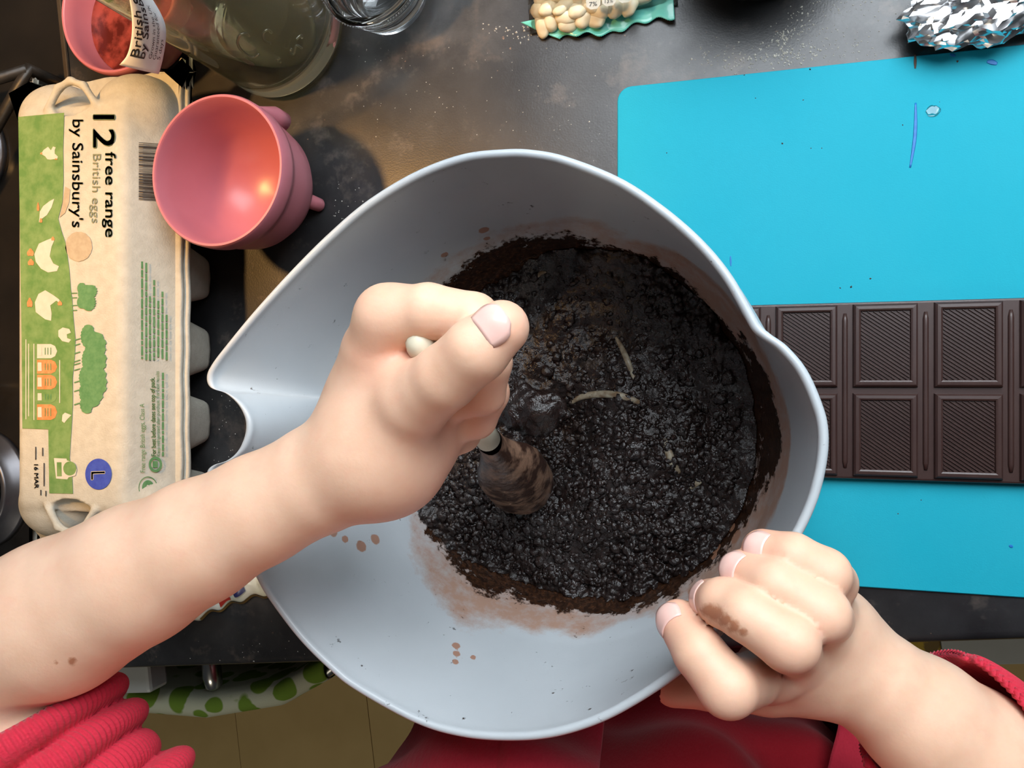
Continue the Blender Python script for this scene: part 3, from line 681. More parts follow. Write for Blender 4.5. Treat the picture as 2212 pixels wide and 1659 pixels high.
def torso_skin():
    F_ = Field((-0.28, -0.42, -0.35), (0.16, -0.18, 0.44), 0.005)
    sl, g = F_.sub((-1, -1, -1), (1, 1, 1)); g = g + np.array([0, 0, 0.14]); d = ell_d(g, (TC[0], TC[1], 0.02), (0.135, 0.075, 0.30))
    d = smin(d, cone_d(g, (TC[0], TC[1]-0.005, 0.26), (TC[0], TC[1]-0.005, 0.36), 0.045, 0.042), 0.05)
    hd = ell_d(g, (TC[0], TC[1]-0.02, 0.455), (0.072, 0.088, 0.102)); jaw = ell_d(g, (TC[0], TC[1]+0.015, 0.415), (0.052, 0.058, 0.055))
    d = smin(d, smin(hd, jaw, 0.03), 0.02)
    for s in (-1, 1): d = smin(d, ell_d(g, (TC[0]+s*0.074, TC[1]-0.02, 0.445), (0.010, 0.018, 0.026)), 0.006)
    d = smin(d, ell_d(g, (TC[0], TC[1]+0.072, 0.44), (0.011, 0.016, 0.018)), 0.01)
    F_.d[sl] = d; return F_.mesh()
va, fa, ba, na, (EA, SA) = arm_r(); vb, fb, bb, nb, (EB, SB) = arm_l(); vt, ft = torso_skin()
person = thing('person', 'child in red knitted cardigan stirring the bowl and gripping its rim', 'person', (TC[0], TC[1], -0.34))
VV = np.vstack([va, vb, vt]); FF = np.vstack([fa, fb+len(va), ft+len(va)+len(vb)])
body = put('body', VV, FF, SKIN, person); body['label'] = 'bare forearms and hands, one fist closed, one over the rim'
bl = np.zeros(len(VV))
for p, r, a in ba+bb: bl = np.maximum(bl, a*np.exp(-(np.linalg.norm(VV-p, axis=1)/r)**2))
attr(body, 'blush', bl)
stn = np.zeros(len(VV)); q_ = VV-CP; D_ = q_@DV; U_ = 1106+FPX*(q_@RV)/D_; V_ = 829.5-FPX*(q_@UV)/D_
for u, v, r in [(1545, 1325, 24), (1528, 1318, 20), (1566, 1340, 20), (1586, 1354, 18), (1606, 1366, 13), (156, 1429, 12), (120, 1431, 7)]:
    e_ = np.hypot(U_-u, V_-v); near = D_ < D_[e_ < 12].min()+0.012
    stn = np.maximum(stn, np.where(near, 0.75*np.exp(-(e_/r)**2), 0))
attr(body, 'stain', stn)
def nail(tip, dip, hint, r):
    d = tip-dip; d /= np.linalg.norm(d); n = hint - d*np.dot(hint, d); n /= np.linalg.norm(n); s = np.cross(d, n)
    V = []; F = []; a, b = 9, 9; Ln = r*1.30; wd = 0.85
    for i in range(a):
        t = i/(a-1)
        for j in range(b):
            q = (j/(b-1)-0.5)*2; x = -0.55 + t*1.25                      # along the finger, 0 at the tip centre
            w = wd*(0.86 + 0.14*math.sin(t*math.pi))*(1-0.25*max(0, t-0.75)*4*q*q)
            al = q*w; back = 1 - 0.22*max(0, x)**2*1.4
            rr = r*1.022*back
            V.append(tip + d*(x*Ln*0.62 - 0.10*r*q*q) + rr*(n*math.cos(al) + s*math.sin(al)))
    for i in range(a-1):
        for j in range(b-1): F.append((i*b+j, i*b+j+1, (i+1)*b+j+1, (i+1)*b+j))
    o = put('fingernail', V, F, NAIL, body); md = o.modifiers.new('thick', 'SOLIDIFY'); md.thickness = 0.0003; md.offset = -0.5
for q in na+nb: nail(*q)
# hair
def hair():
    F_ = Field((-0.17, -0.46, 0.22), (0.05, -0.20, 0.46), 0.005); sl, g = F_.sub((-1,)*3, (1,)*3); g = g + np.array([0, 0, 0.14])
    d = ell_d(g, (TC[0], TC[1]-0.03, 0.475), (0.082, 0.096, 0.100)); cut = ell_d(g, (TC[0], TC[1]+0.06, 0.42), (0.066, 0.07, 0.082))
    F_.d[sl] = np.maximum(d, -cut) + 0.002*fbm(g*60, 2); return F_.mesh()
v, f = hair(); put('hair', v, f, HAIR, person)
# clothing
def torso_cloth(name, m, a, b, a0, a1, z0, z1, edge_rib=False, off=0.0):
    nu, nv = 180, 120; V = []; F = []
    for i in range(nu):
        s = i/(nu-1); an = math.radians(a0 + (a1-a0)*s)
        for j in range(nv):
            t = j/(nv-1); zz = z0 + (z1-z0)*t
            k = 1.0 - 0.10*max(0, (zz+0.02)/0.30)**2
            if zz > 0.20: k *= 1 - 0.55*((zz-0.20)/0.10)**2
            fold = 0.006*math.sin(an*9 + zz*20) + 0.005*math.sin(an*5-zz*33) + 0.004*math.sin(zz*70+an*3)
            rib = 0.0
            V.append((TC[0] + (a+off+fold)*k*math.cos(an), TC[1] + (b+off+fold)*k*math.sin(an), zz-0.14))
    for i in range(nu-1):
        for j in range(nv-1): F.append((i*nv+j, (i+1)*nv+j, (i+1)*nv+j+1, i*nv+j+1))
    o = put(name, V, F, m, person); md = o.modifiers.new('thick', 'SOLIDIFY'); md.thickness = 0.003; md.offset = 1.0; return o
o = torso_cloth('shirt', KNIT_D, 0.150, 0.092, 0, 360, -0.20, 0.29)
def front_panel(name, flip):
    nu, nv = 220, 120; V = []; F = []
    for i in range(nu):
        s = i/(nu-1)
        for j in range(nv):
            t = j/(nv-1); zz = -0.20 + 0.49*t
            if not flip: e = 80 + 14*math.sin(t*2.6); an = math.radians(e + (270-e)*s)
            else: e = 62 - 12*math.sin(t*2.6) ; an = math.radians(e + (-90-e)*s)
            k = 1.0 - 0.10*max(0, (zz+0.02)/0.30)**2
            if zz > 0.20: k *= 1 - 0.55*((zz-0.20)/0.10)**2
            band = 1 if s < 0.085 else 0
            fold = 0.007*math.sin(an*8+zz*24) + 0.004*math.sin(zz*60+an*4)
            rib = (0.0012*math.sin(zz*2*math.pi/0.0042) + 0.002) if band else 0.0005*math.sin(an*0.16*2*math.pi/0.0034)
            a, b = 0.180+fold+rib+0.005*(1-s), 0.112+fold+rib+0.004*(1-s)
            V.append((TC[0] + a*k*math.cos(an), TC[1] + b*k*math.sin(an), zz-0.14))
    for i in range(nu-1):
        for j in range(nv-1): F.append((i*nv+j, (i+1)*nv+j, (i+1)*nv+j+1, i*nv+j+1))
    return V, F
pa, pb = front_panel('a', False), front_panel('b', True)
cg = put('cardigan', *merge(pa, pb), KNIT, person); md = cg.modifiers.new('thick', 'SOLIDIFY'); md.thickness = 0.004; md.offset = 1.0
cg['label'] = 'open red cardigan with ribbed front edges'
def sleeve(path, R0, rolls, pitch, amp, tilt, tb=0.0, ribs=112, cuff=0.02, n_extra=0.25):
    path = spline(path, 200); L = np.concatenate([[0], np.cumsum(np.linalg.norm(np.diff(path, axis=0), axis=1))])
    T = np.gradient(path, axis=0); T /= np.linalg.norm(T, axis=1)[:, None]
    nu = 672; V = []; F = []; steps = np.arange(0, L[-1], 0.0014); up = np.array([0, 0, 1.0])
    for s in steps:
        c = np.array([np.interp(s, L, path[:, k]) for k in range(3)]); t = np.array([np.interp(s, L, T[:, k]) for k in range(3)]); t /= np.linalg.norm(t)
        a = np.cross(up, t); a /= np.linalg.norm(a); b = np.cross(t, a)
        th = np.linspace(0, 2*math.pi, nu, endpoint=False)
        ph = s/pitch + 0.12*np.sin(th*2+s*40) + 0.08*np.sin(th*3+1.7)
        fr = ph - np.floor(ph); k = np.floor(ph)
        rnd = 0.8 + 0.35*np.sin(k*2.4+0.6*np.cos(th))
        roll = np.where(ph < rolls, amp*rnd*np.sqrt(np.clip(1-(2*fr-1)**2, 0, 1)), amp*0.5)
        rib = 0.0006*np.sin(th*ribs)
        r = R0 + roll + rib + 0.008*np.clip(s/0.12, 0, 1)
        sh = tilt*(np.cos(th)[:, None]*0 + 1)*0
        V.append(c + r[:, None]*(np.cos(th)[:, None]*a + np.sin(th)[:, None]*b) + t*((tilt*np.cos(th) + tb*np.maximum(-0.15, np.sin(th)))*math.exp(-s/0.06))[:, None])
    m = len(V); V = np.vstack(V); ii = np.arange(nu); jj = (ii+1) % nu
    F = np.vstack([np.stack([k*nu+ii, k*nu+jj, (k+1)*nu+jj, (k+1)*nu+ii], 1) for k in range(m-1)])
    return V, F
dA = (SA-EA)/np.linalg.norm(SA-EA)
v, f = sleeve([EA+dA*0.030, EA+dA*0.10, EA+dA*0.18, SA, SA+np.array([0.05, 0.0, -0.02])], 0.0375, 7, 0.0175, 0.0115, 0.010, 0.0)
o = put('sleeve', v, f, KNIT, person); o['label'] = 'sleeve bunched up in thick ribbed folds above the elbow'; md = o.modifiers.new('thick', 'SOLIDIFY'); md.thickness = 0.003; md.offset = -1
F0 = P(2015, 1568, 0.092); d0 = EB-F0; d0 /= np.linalg.norm(d0)
v, f = sleeve([F0, F0+d0*0.03, EB+d0*0.02, EB*0.5+SB*0.5+np.array([0.06, -0.03, 0]), SB, SB+np.array([-0.05, 0, 0])], 0.0325, 1.0, 0.05, 0.004, 0.0, 0.036)
o = put('sleeve', v, f, KNIT, person); o['label'] = 'ribbed sleeve opening around the forearm'; md = o.modifiers.new('thick', 'SOLIDIFY'); md.thickness = 0.003; md.offset = -1

# ------------------------------------------------------------------ blue mat and chocolate
mx0, my1, my0 = P(1334, 190, 0.001)[0], P(1334, 190, 0.001)[1], P(2212, 1291, 0.001)[1]
v, f = slab(round_rect(mx0, mx0+0.385, my0, my1, 0.008), 0.0002, 0.0018, 0.0005, 1)
mt = put('chopping_mat', v, f, BLUE); autosmooth(mt, 30); tag(mt, 'bright turquoise plastic chopping mat lying under the chocolate bar', 'chopping mat')
def strip(pts, w, name, m, par, z=0.00195, ends=0.5):
    p = spline([P(u, v_, z) for u, v_ in pts], 20); w_ = w*(ends + (1-ends)*np.sin(np.linspace(0, math.pi, 20)))
    v, f = tube(p, w_, 8, True, 0.12, up=(0, 0, 1)); return put(name, v, f, m, par)
strip([(1978, 222), (1978, 262), (1976, 300), (1970, 340), (1966, 362)], 0.0009, 'pen_mark', PEN, mt)
strip([(2132, 133), (2142, 134), (2154, 138)], 0.0013, 'pen_mark', PEN, mt)
strip([(2052, 117), (2064, 121)], 0.0008, 'pen_mark', PEN, mt)
strip([(2180, 1178), (2188, 1182)], 0.0008, 'pen_mark', PEN, mt)
strip([(1578, 553), (1579, 575)], 0.0005, 'pen_mark', PEN, mt)
wd = strip([(2003, 246), (2012, 241), (2022, 236), (2027, 231)], 0.0032, 'water_drop', WATER, None, 0.0021); tag(wd, 'small water drop beside the pen line on turquoise mat', 'drop')
strip([(1977, 118), (1977, 134), (1977, 148)], 0.0007, 'brown_smudge', CHOCRUMB, mt)
# chocolate
cx = [P(u, 850, 0.010)[0] for u in (1660, 1825, 1999, 2187)]; pw = (cx[3]-cx[0])/3
cy1, cy0 = P(2100, 645, 0.010)[1], P(2100, 1044, 0.010)[1]; cym = P(2100, 842, 0.010)[1]
ch = thing('chocolate_bar', 'dark chocolate bar with diagonally ribbed squares on the turquoise mat', 'chocolate', ((cx[3]), cym, 0.0018))
CX0 = cx[0]-0.0145; CX1 = cx[0]+pw*5-0.0015
v, f = box(((CX0+CX1)/2, (cy0+cy1)/2, 0.0048), (CX1-CX0, cy1-cy0, 0.006), 0.0012, 2); put('slab', v, f, CHOC, ch, False)
def square(w, h):
    bm = bmesh.new(); vs = []
    # raised frame with a sunken panel
    def ring(x, y, z): return [bm.verts.new((sx*x, sy*y, z)) for sx, sy in ((-1, -1), (1, -1), (1, 1), (-1, 1))]
    W, H = w/2, h/2; m = 0.0040
    rs = [ring(W, H, 0.0), ring(W-0.0004, H-0.0004, 0.0022), ring(W-0.0013, H-0.0013, 0.0031), ring(W-m+0.0012, H-m+0.0012, 0.0032), ring(W-m+0.0004, H-m+0.0004, 0.0028), ring(W-m, H-m, 0.0013)]
    for a, b in zip(rs[:-1], rs[1:]):
        for k in range(4): bm.faces.new((a[k], a[(k+1) % 4], b[(k+1) % 4], b[k]))
    bm.faces.new(rs[-1])
    frame = from_bm(bm)
    # diagonal ribs clipped to the panel
    X, Y = W-m, H-m; ribs = []; step = 0.00165; slope = -0.72
    lim = X*abs(slope)+Y; c = -lim + step
    while c < lim:
        # y = slope*x + c
        cand = []
        for x in (-X, X):
            y = slope*x+c
            if -Y <= y <= Y: cand.append((x, y))
        for y in (-Y, Y):
            x = (y-c)/slope
            if -X < x < X: cand.append((x, y))
        if len(cand) >= 2:
            a, b = sorted(cand)[0], sorted(cand)[-1]
            if math.hypot(a[0]-b[0], a[1]-b[1]) > 0.0015:
                d = np.array([b[0]-a[0], b[1]-a[1]]); d /= np.linalg.norm(d); nn = np.array([-d[1], d[0]])*0.00058
                pr = [(-1.0, 0.0011), (-0.45, 0.0022), (0.45, 0.0022), (1.0, 0.0011)]
                V = [(a[0]+nn[0]*q, a[1]+nn[1]*q, z) for q, z in pr] + [(b[0]+nn[0]*q, b[1]+nn[1]*q, z) for q, z in pr]
                V = [(min(X, max(-X, p[0])), min(Y, max(-Y, p[1])), p[2]) for p in V]
                ribs.append((V, [(0, 4, 5, 1), (1, 5, 6, 2), (2, 6, 7, 3)]))
        c += step*math.sqrt(1+slope*slope)
    return merge(frame, *ribs)
gap = 0.0074; SQW = pw-gap; SQH = (cy1-cy0)/2-0.0030
sv, sf = square(SQW, SQH); sq_me = mesh_data('chocolate_square', sv, sf, CHOC, False)
rv, rf = tube([(0, y, 0) for y in np.linspace(-0.041, 0.041, 24)], [0.0008]+[0.0014]*22+[0.0008], 10, True, 0.8, up=(0, 0, 1))
rod_me = mesh_data('rib_rod', rv, rf, CHOC, True)
def child(name, me, par, loc):
    o = bpy.data.objects.new(name, me); COL.objects.link(o); o.parent = par; o.location = Vector(loc)-par.location; ORG[o.name] = ORG[par.name]; return o
for i in range(5):
    xc = cx[0] + pw*(i+0.5)
    for yc in ((cy1+cym)/2, (cy0+cym)/2): child('chocolate_square', sq_me, ch, (xc, yc, 0.0076))
for i in range(5):
    child('rib_rod', rod_me, ch, (cx[0]+pw*i, (cy0+cy1)/2, 0.0080))
v, f = square(0.0105, SQH); pm = mesh_data('chocolate_square_broken', v, f, CHOC, False)
for yc in ((cy1+cym)/2, (cy0+cym)/2): child('chocolate_square', pm, ch, (CX0+0.0055, yc, 0.0076))

# ------------------------------------------------------------------ egg box
LZ = 0.0765; FZ = 0.0465
lx0, lx1 = P(37, 660, LZ)[0], P(262, 660, LZ)[0]; ly1, ly0 = P(60, 238, LZ)[1], P(60, 1094, LZ)[1]
EXC = (lx0+lx1)/2; EYC = (ly0+ly1)/2; HWT, HLT = (lx1-lx0)/2, (ly1-ly0)/2
fx1 = P(397, 800, FZ)[0]; HWB = fx1-EXC; HLB = HLT+0.026
egg = thing('egg_box', 'grey card egg box with green hen print, standing between hob and bowl', 'egg box', (EXC, EYC, 0.002))
def lid():
    F_ = Field((EXC-HWB-0.008, EYC-HLB-0.012, FZ-0.004), (EXC+HWB+0.008, EYC+HLB+0.012, LZ+0.012), 0.0013)
    sl, g = F_.sub((-1,)*3, (1,)*3); x = np.abs(g[..., 0]-EXC); y = np.abs(g[..., 1]-EYC); z = g[..., 2]
    t = np.clip((z-FZ)/(LZ-FZ), 0, 1.3)
    hw = HWB-0.002 + (HWT-HWB+0.002)*t; hl = HLB-0.016 + (HLT-HLB+0.016)*t
    d1 = (x-hw)*0.82; d2 = (y-hl)*0.9; d = -smin(-d1, -d2, 0.006); d = -smin(-d, -(z-LZ), 0.005); d = np.maximum(d, FZ-z)
    for ex in (-0.030, 0.030):
        for sy in (-1, 1):
            d = smin(d, ell_d(g, (EXC+ex, EYC+sy*(HLT+0.000), FZ+0.004), (0.027, 0.024, 0.0235)), 0.004)
    d = np.maximum(d, FZ-z)
    for v_, sy in ((226, 1), (1112, -1)):            # scooped finger holes in both ends with a lip over them
        c = P(150, v_, LZ); c = np.array([c[0], EYC+sy*(HLT+0.0025), LZ-0.001])
        d = np.maximum(d, -ell_d(g, c, (0.0155, 0.0085, 0.009)))
        lip = [c+np.array([-0.0175, -sy*0.003, 0]), c+np.array([-0.009, sy*0.009, 0.0002]), c+np.array([0.0, sy*0.0125, 0]), c+np.array([0.010, sy*0.0085, 0.0002]), c+np.array([0.0185, -sy*0.003, 0])]
        for a, b in zip(lip[:-1], lip[1:]): d = smin(d, cone_d(g, a, b, 0.0022, 0.0022), 0.002)
    for yy in (-0.05, 0.0, 0.05): d = d
    F_.d[sl] = d; return F_.mesh()
v, f = lid(); lido = put('lid', v, f, PULP, egg)
def lip(z0, z1, ex):
    pl = spline([(EXC+sx*(HWB+ex)*1.0, EYC+sy*(HLB+ex)) for sx, sy in ((1, -0.96), (1, 0.96), (0.95, 1), (-0.95, 1), (-1, 0.96), (-1, -0.96), (-0.95, -1), (0.95, -1))], 8, True)
    pl = round_rect(EXC-HWB-ex, EXC+HWB+ex, EYC-HLB-ex, EYC+HLB+ex, 0.012)
    dense = spline(pl, 260, True); w = 0.0006*np.sin(np.arange(260)*0.7)+0.0005*np.sin(np.arange(260)*0.23)
    dense = dense + (dense-np.array([EXC, EYC]))*w[:, None]*8
    return slab([tuple(p) for p in dense], z0, z1, 0.0012, 2)
v, f = lip(FZ-0.0005, FZ+0.0030, 0.0); o = put('lid_flange', v, f, PULP, egg); autosmooth(o, 50)
v, f = lip(FZ-0.0042, FZ-0.0008, 0.0022); o = put('tray_flange', v, f, PULP, egg); autosmooth(o, 50)
def cup_mesh():
    V = []; F = []; n = 48
    prof = [(0.0242, 0.043, 0.75), (0.0235, 0.036, 0.7), (0.0215, 0.028, 0.62), (0.0180, 0.016, 0.5), (0.0150, 0.004, 0.42), (0.0138, 0.0008, 0.4), (0.012, 0.0, 0.4), (0.0, 0.0, 1)]
    for r, z_, e in prof:
        for k in range(n):
            a = 2*math.pi*k/n; c, s = math.cos(a), math.sin(a)
            rr = r*(1 + 0.07*math.exp(-((a % (math.pi/2))/(0.05))**2)*0 + 0.035*(1 if abs(((a+0.06) % (math.pi/2))-0.06) < 0.06 else 0))
            V.append((rr*np.sign(c)*abs(c)**e, rr*np.sign(s)*abs(s)**e, z_))
    for i in range(len(prof)-1):
        for k in range(n):
            l = (k+1) % n; F.append((i*n+k, i*n+l, (i+1)*n+l, (i+1)*n+k))
    return mesh_data('egg_cup', V, F, PULP)
cm = cup_mesh(); pit = (P(432, 600, 0.010)[1]-P(432, 912, 0.010)[1])/2; yb0 = P(432, 755, 0.010)[1]
kmax = int(math.floor((EYC+HLB-0.02-yb0)/pit)); y_top = yb0 + pit*kmax
for i in range(6):
    for sx in (-1, 1): child('egg_cup', cm, egg, (EXC+sx*(HWB-0.0275), y_top-pit*i, 0.0030))
# --- print on the box
NT = np.array([0, 0, 1.0]); P_TOP = np.array([EXC, EYC, LZ])
sdir = np.array([HWB-0.002-HWT, 0, FZ-LZ]); NS = np.cross(sdir, np.array([0, 1.0, 0])); NS /= np.linalg.norm(NS)
if NS[2] < 0: NS = -NS
P_SL = np.array([EXC+HWT, EYC, LZ]) + NS*0.0003
def text_mesh(s):
    cu = bpy.data.curves.new('t', 'FONT'); cu.body = s; cu.resolution_u = 3; o = bpy.data.objects.new('t', cu); COL.objects.link(o)
    dg = bpy.context.evaluated_depsgraph_get(); me = o.evaluated_get(dg).to_mesh()
    V = np.array([v.co[:] for v in me.vertices]); F = [list(p.vertices) for p in me.polygons]
    o.evaluated_get(dg).to_mesh_clear(); bpy.data.objects.remove(o); bpy.data.curves.remove(cu); return V, F
def text_px(s, a, b, c, p0, n, m, par, eps=0.0005, name='lettering', bold=0.0, cap=0.72):
    """a: start of the baseline, b: end of the baseline, c: cap height above a (all as spots on the plane)"""
    A, B, C = (PP(*q, p0, n) for q in (a, b, c)); V, F = text_mesh(s)
    x0, x1 = V[:, 0].min(), V[:, 0].max(); X = (V[:, 0]-x0)/(x1-x0); Y = V[:, 1]/cap
    W = A + X[:, None]*(B-A) + Y[:, None]*(C-A) + n*eps
    parts = [(W, F)]
    if bold:
        e = (B-A)/np.linalg.norm(B-A)*bold; g_ = (C-A)/np.linalg.norm(C-A)*bold
        parts += [(W+e, F), (W-e, F), (W+g_, F), (W-g_, F)]
    v, f = merge(*parts); return put(name, v, f, m, par, False)
def poly_px(pts, p0, n, m, par, eps, name, k=0):
    if k: pts = spline(pts, k, True)
    V = [PP(u, v, p0, n) + n*eps for u, v in pts]; return put(name, V, [tuple(range(len(V)))], m, par, False)
def ell_px(cx_, cy_, rx, ry, n=40, wob=0.0, s=0):
    return [(cx_+rx*math.cos(a)*(1+wob*math.sin(a*9+s)*0.6+wob*math.sin(a*17+2*s)), cy_+ry*math.sin(a)*(1+wob*math.sin(a*9+s)*0.6+wob*math.sin(a*17+2*s))) for a in np.linspace(0, 2*math.pi, n, endpoint=False)]
A2 = lambda pts: [(x/3.318, 180+y/3.318) for x, y in pts]
A3 = lambda pts: [(x/3.130, 650+y/3.130) for x, y in pts]
T0 = dict(p0=P_TOP, n=NT, par=lido)
green = A2([(135, 242), (464, 212), (456, 480), (459, 700), (452, 850), (421, 970), (445, 1060), (475, 1150), (500, 1330), (512, 1480), (522, 1560)]) + A3([(500, 120), (514, 260), (510, 360), (495, 520), (496, 700), (488, 850), (474, 1060), (490, 1150), (497, 1303), (337, 1300), (330, 868), (155, 862), (150, 300)])
poly_px(green, P_TOP, NT, INK_G, lido, 0.0004, 'green_print')
hens = [A2([(300, 508), (330, 525), (345, 546), (368, 549), (415, 542), (421, 528), (398, 505), (398, 480), (405, 461), (386, 455), (371, 482), (350, 457), (318, 480)]),
        A2([(395, 828), (358, 848), (315, 882), (291, 922), (289, 960), (284, 1000), (302, 975), (342, 945), (376, 890)]),
        A2([(380, 1110), (340, 1125), (285, 1150), (252, 1225), (262, 1280), (300, 1330), (350, 1356), (415, 1346), (428, 1312), (388, 1292), (362, 1240), (376, 1170), (396, 1125)]),
        A2([(330, 1484), (282, 1510), (256, 1570), (262, 1640), (330, 1692), (372, 1702), (376, 1650), (366, 1592), (410, 1558), (442, 1582), (430, 1550), (390, 1520)]),
        A3([(400, 200), (430, 180), (474, 190), (485, 215), (457, 226), (460, 252), (486, 262), (470, 282), (426, 272), (400, 240)]),
        A3([(428, 770), (445, 755), (488, 772), (460, 800), (440, 825), (424, 812)])]
for h_ in hens: poly_px(h_, P_TOP, NT, INK_W, lido, 0.0006, 'hen_print')
for r_ in [(280, 890, 9, 30), (225, 1215, 24, 26), (228, 1285, 22, 22), (220, 1575, 20, 32), (386, 1116, 12, 14), (436, 1578, 16, 16), (300, 985, 10, 16), (303, 505, 8, 7), (408, 545, 10, 5)]:
    poly_px(A2(ell_px(*r_, 14, 0.15)), P_TOP, NT, INK_O, lido, 0.0007, 'orange_print')
poly_px(A2(ell_px(568, 1170, 96, 106, 60, 0.015)), P_TOP, NT, INK_S, lido, 0.0004, 'round_stamp')
poly_px(A2([(470, 740), (505, 760), (500, 850), (470, 930), (430, 962), (452, 860)]), P_TOP, NT, INK_S, lido, 0.00035, 'tan_print')
def blob(es, n=90):                                   # one wobbly outline around overlapping crowns
    ys = np.linspace(min(e[1]-e[3] for e in es)+1, max(e[1]+e[3] for e in es)-1, n); lo, hi = [], []
    for i, y in enumerate(ys):
        xs = [(e[0]-e[2]*math.sqrt(1-((y-e[1])/e[3])**2), e[0]+e[2]*math.sqrt(1-((y-e[1])/e[3])**2)) for e in es if abs(y-e[1]) < e[3]]
        lo.append((min(x[0] for x in xs)-3*math.sin(i*1.9), y)); hi.append((max(x[1] for x in xs)+5*math.sin(i*0.8)+3*math.sin(i*2.1), y))
    return hi + lo[::-1]
poly_px(A2(blob([(625, 1510, 62, 55), (640, 1570, 50, 62), (590, 1470, 32, 40), (660, 1490, 40, 45), (590, 1570, 34, 45)])), P_TOP, NT, INK_D, lido, 0.0005, 'tree_print')
poly_px(A3(blob([(600, 240, 50, 80), (650, 300, 70, 90), (640, 400, 82, 110), (630, 520, 92, 110), (620, 620, 80, 100), (590, 700, 45, 62), (665, 560, 60, 90)])), P_TOP, NT, INK_D, lido, 0.0005, 'tree_print')
for y_ in (1502, 1535, 1590, 1625): poly_px(A2([(512, y_), (556, y_-2), (556, y_+5), (512, y_+6)]), P_TOP, NT, INK_D, lido, 0.00045, 'trunk_print')
for y_ in (255, 290, 345, 400, 420, 458, 540, 600, 690): poly_px(A3([(505, y_+8), (545, y_-4), (546, y_+3), (505, y_+16)]), P_TOP, NT, INK_D, lido, 0.00045, 'trunk_print')
text_px('12', (203, 249), (203, 319), (251, 249), P_TOP, NT, INK_T, lido, bold=0.0005)
text_px('free range', (229, 329), (229, 512), (252, 329), P_TOP, NT, INK_T, lido, bold=0.0002)
text_px('British eggs', (202, 333), (199, 482), (220, 333), P_TOP, NT, INK_L, lido)
text_px("by Sainsbury's", (158, 259), (157, 491), (182, 259), P_TOP, NT, INK_L, lido, bold=0.0001)
poly_px(ell_px(214, 1024, 28.5, 33.5, 48), P_TOP, NT, INK_B, lido, 0.0005, 'size_badge')
text_px('L', (199, 1019), (199, 1036), (230, 1018), P_TOP, NT, INK_W, lido, eps=0.0007, bold=0.0003)
text_px('16 MAR', (75, 1003), (76, 1055), (84, 1003), P_TOP, NT, INK_K, lido, bold=0.0001)
for x_, a_, b_ in ((77, 965, 993), (92, 967, 985), (95, 1000, 1050), (99, 1060, 1072), (88, 1058, 1070)): poly_px([(x_, a_), (x_+2.5, a_), (x_+2.5, b_), (x_, b_)], P_TOP, NT, INK_K, lido, 0.0004, 'small_print')
poly_px(A3([(370, 1062), (455, 1066), (458, 1078), (500, 1090), (525, 1140), (515, 1180), (470, 1192), (460, 1206), (385, 1200)]), P_TOP, NT, INK_W, lido, 0.0006, 'assurance_mark')
poly_px(A3(ell_px(478, 1132, 44, 48, 30)), P_TOP, NT, INK_G, lido, 0.0007, 'assurance_mark')
poly_px(A3([(390, 1090), (422, 1090), (424, 1185), (392, 1185)]), P_TOP, NT, INK_G, lido, 0.0007, 'assurance_mark')
for y0_, y1_, m_ in ((292, 388, INK_W), (398, 492, INK_O), (500, 598, INK_O), (606, 690, INK_G), (700, 804, INK_O)):
    poly_px(A3([(256, y0_), (350, y0_), (378, y0_+14), (392, (y0_+y1_)/2), (378, y1_-14), (350, y1_), (256, y1_)]), P_TOP, NT, m_, lido, 0.0006, 'nutrition_print')
    poly_px(A3([(262, y0_+18), (288, y0_+18), (290, y1_-18), (262, y1_-18)]), P_TOP, NT, INK_W, lido, 0.0008, 'nutrition_print')
    for q in (310, 328, 348): poly_px(A3([(q, y0_+24), (q+5, y0_+24), (q+5, y1_-24), (q, y1_-24)]), P_TOP, NT, INK_D, lido, 0.0008, 'small_print')
for q, y0_, y1_ in ((232, 290, 805), (178, 260, 800), (196, 290, 780), (406, 400, 690)): poly_px(A3([(q, y0_), (q+6, y0_), (q+6, y1_), (q, y1_)]), P_TOP, NT, INK_W, lido, 0.0006, 'small_print')
# sloping side: bar code and small print
yb_ = 308.0; rb = random.Random(3)
while yb_ < 430:
    w_ = rb.choice((1.3, 1.3, 2.2, 3.4)); poly_px([(299, yb_), (372, yb_+4), (372, yb_+w_+4), (299, yb_+w_)], P_SL, NS, INK_K, lido, 0.0006, 'bar_code'); yb_ += w_ + rb.choice((1.2, 2.0, 2.8))
text_px('Free range British eggs, Class A', (313, 1020), (311, 872), (302, 1020), P_SL, NS, INK_D, lido, eps=0.0007)
text_px('For best before dates see top of pack.', (336, 985), (333, 815), (326, 985), P_SL, NS, INK_D, lido, eps=0.0007, bold=0.0001)
text_px('Keep refrigerated after purchase. For best results', (345, 985), (343, 802), (337, 985), P_SL, NS, INK_D, lido, eps=0.0007)
for q, a_, b_ in ((304, 565, 775), (313, 568, 778), (321, 640, 778), (330, 605, 778), (339, 650, 778), (348, 630, 778), (357, 680, 778), (349, 805, 985)):
    yy = a_
    while yy < b_-4:
        w_ = rb.uniform(6, 22); poly_px([(q, yy), (q+4.5, yy), (q+4.5, min(b_, yy+w_)), (q, min(b_, yy+w_))], P_SL, NS, INK_D, lido, 0.0006, 'small_print'); yy += w_+3
def ring_px(cx_, cy_, r0, r1, name, eps):
    V = []; n = 40
    for a in np.linspace(0, 2*math.pi, n, endpoint=False):
        for r in (r0, r1): V.append(PP(cx_+r*0.85*math.cos(a), cy_+r*math.sin(a), P_SL, NS)+NS*eps)
    F = [(2*i, 2*((i+1) % n), 2*((i+1) % n)+1, 2*i+1) for i in range(n)]; put(name, V, F, INK_D, lido, False)
ring_px(335, 1003, 11, 17, 'recycling_mark', 0.0006); ring_px(319, 1053, 22, 24, 'count_badge', 0.0006); poly_px(ell_px(319, 1053, 13, 16), P_SL, NS, INK_D, lido, 0.0006, 'count_badge')
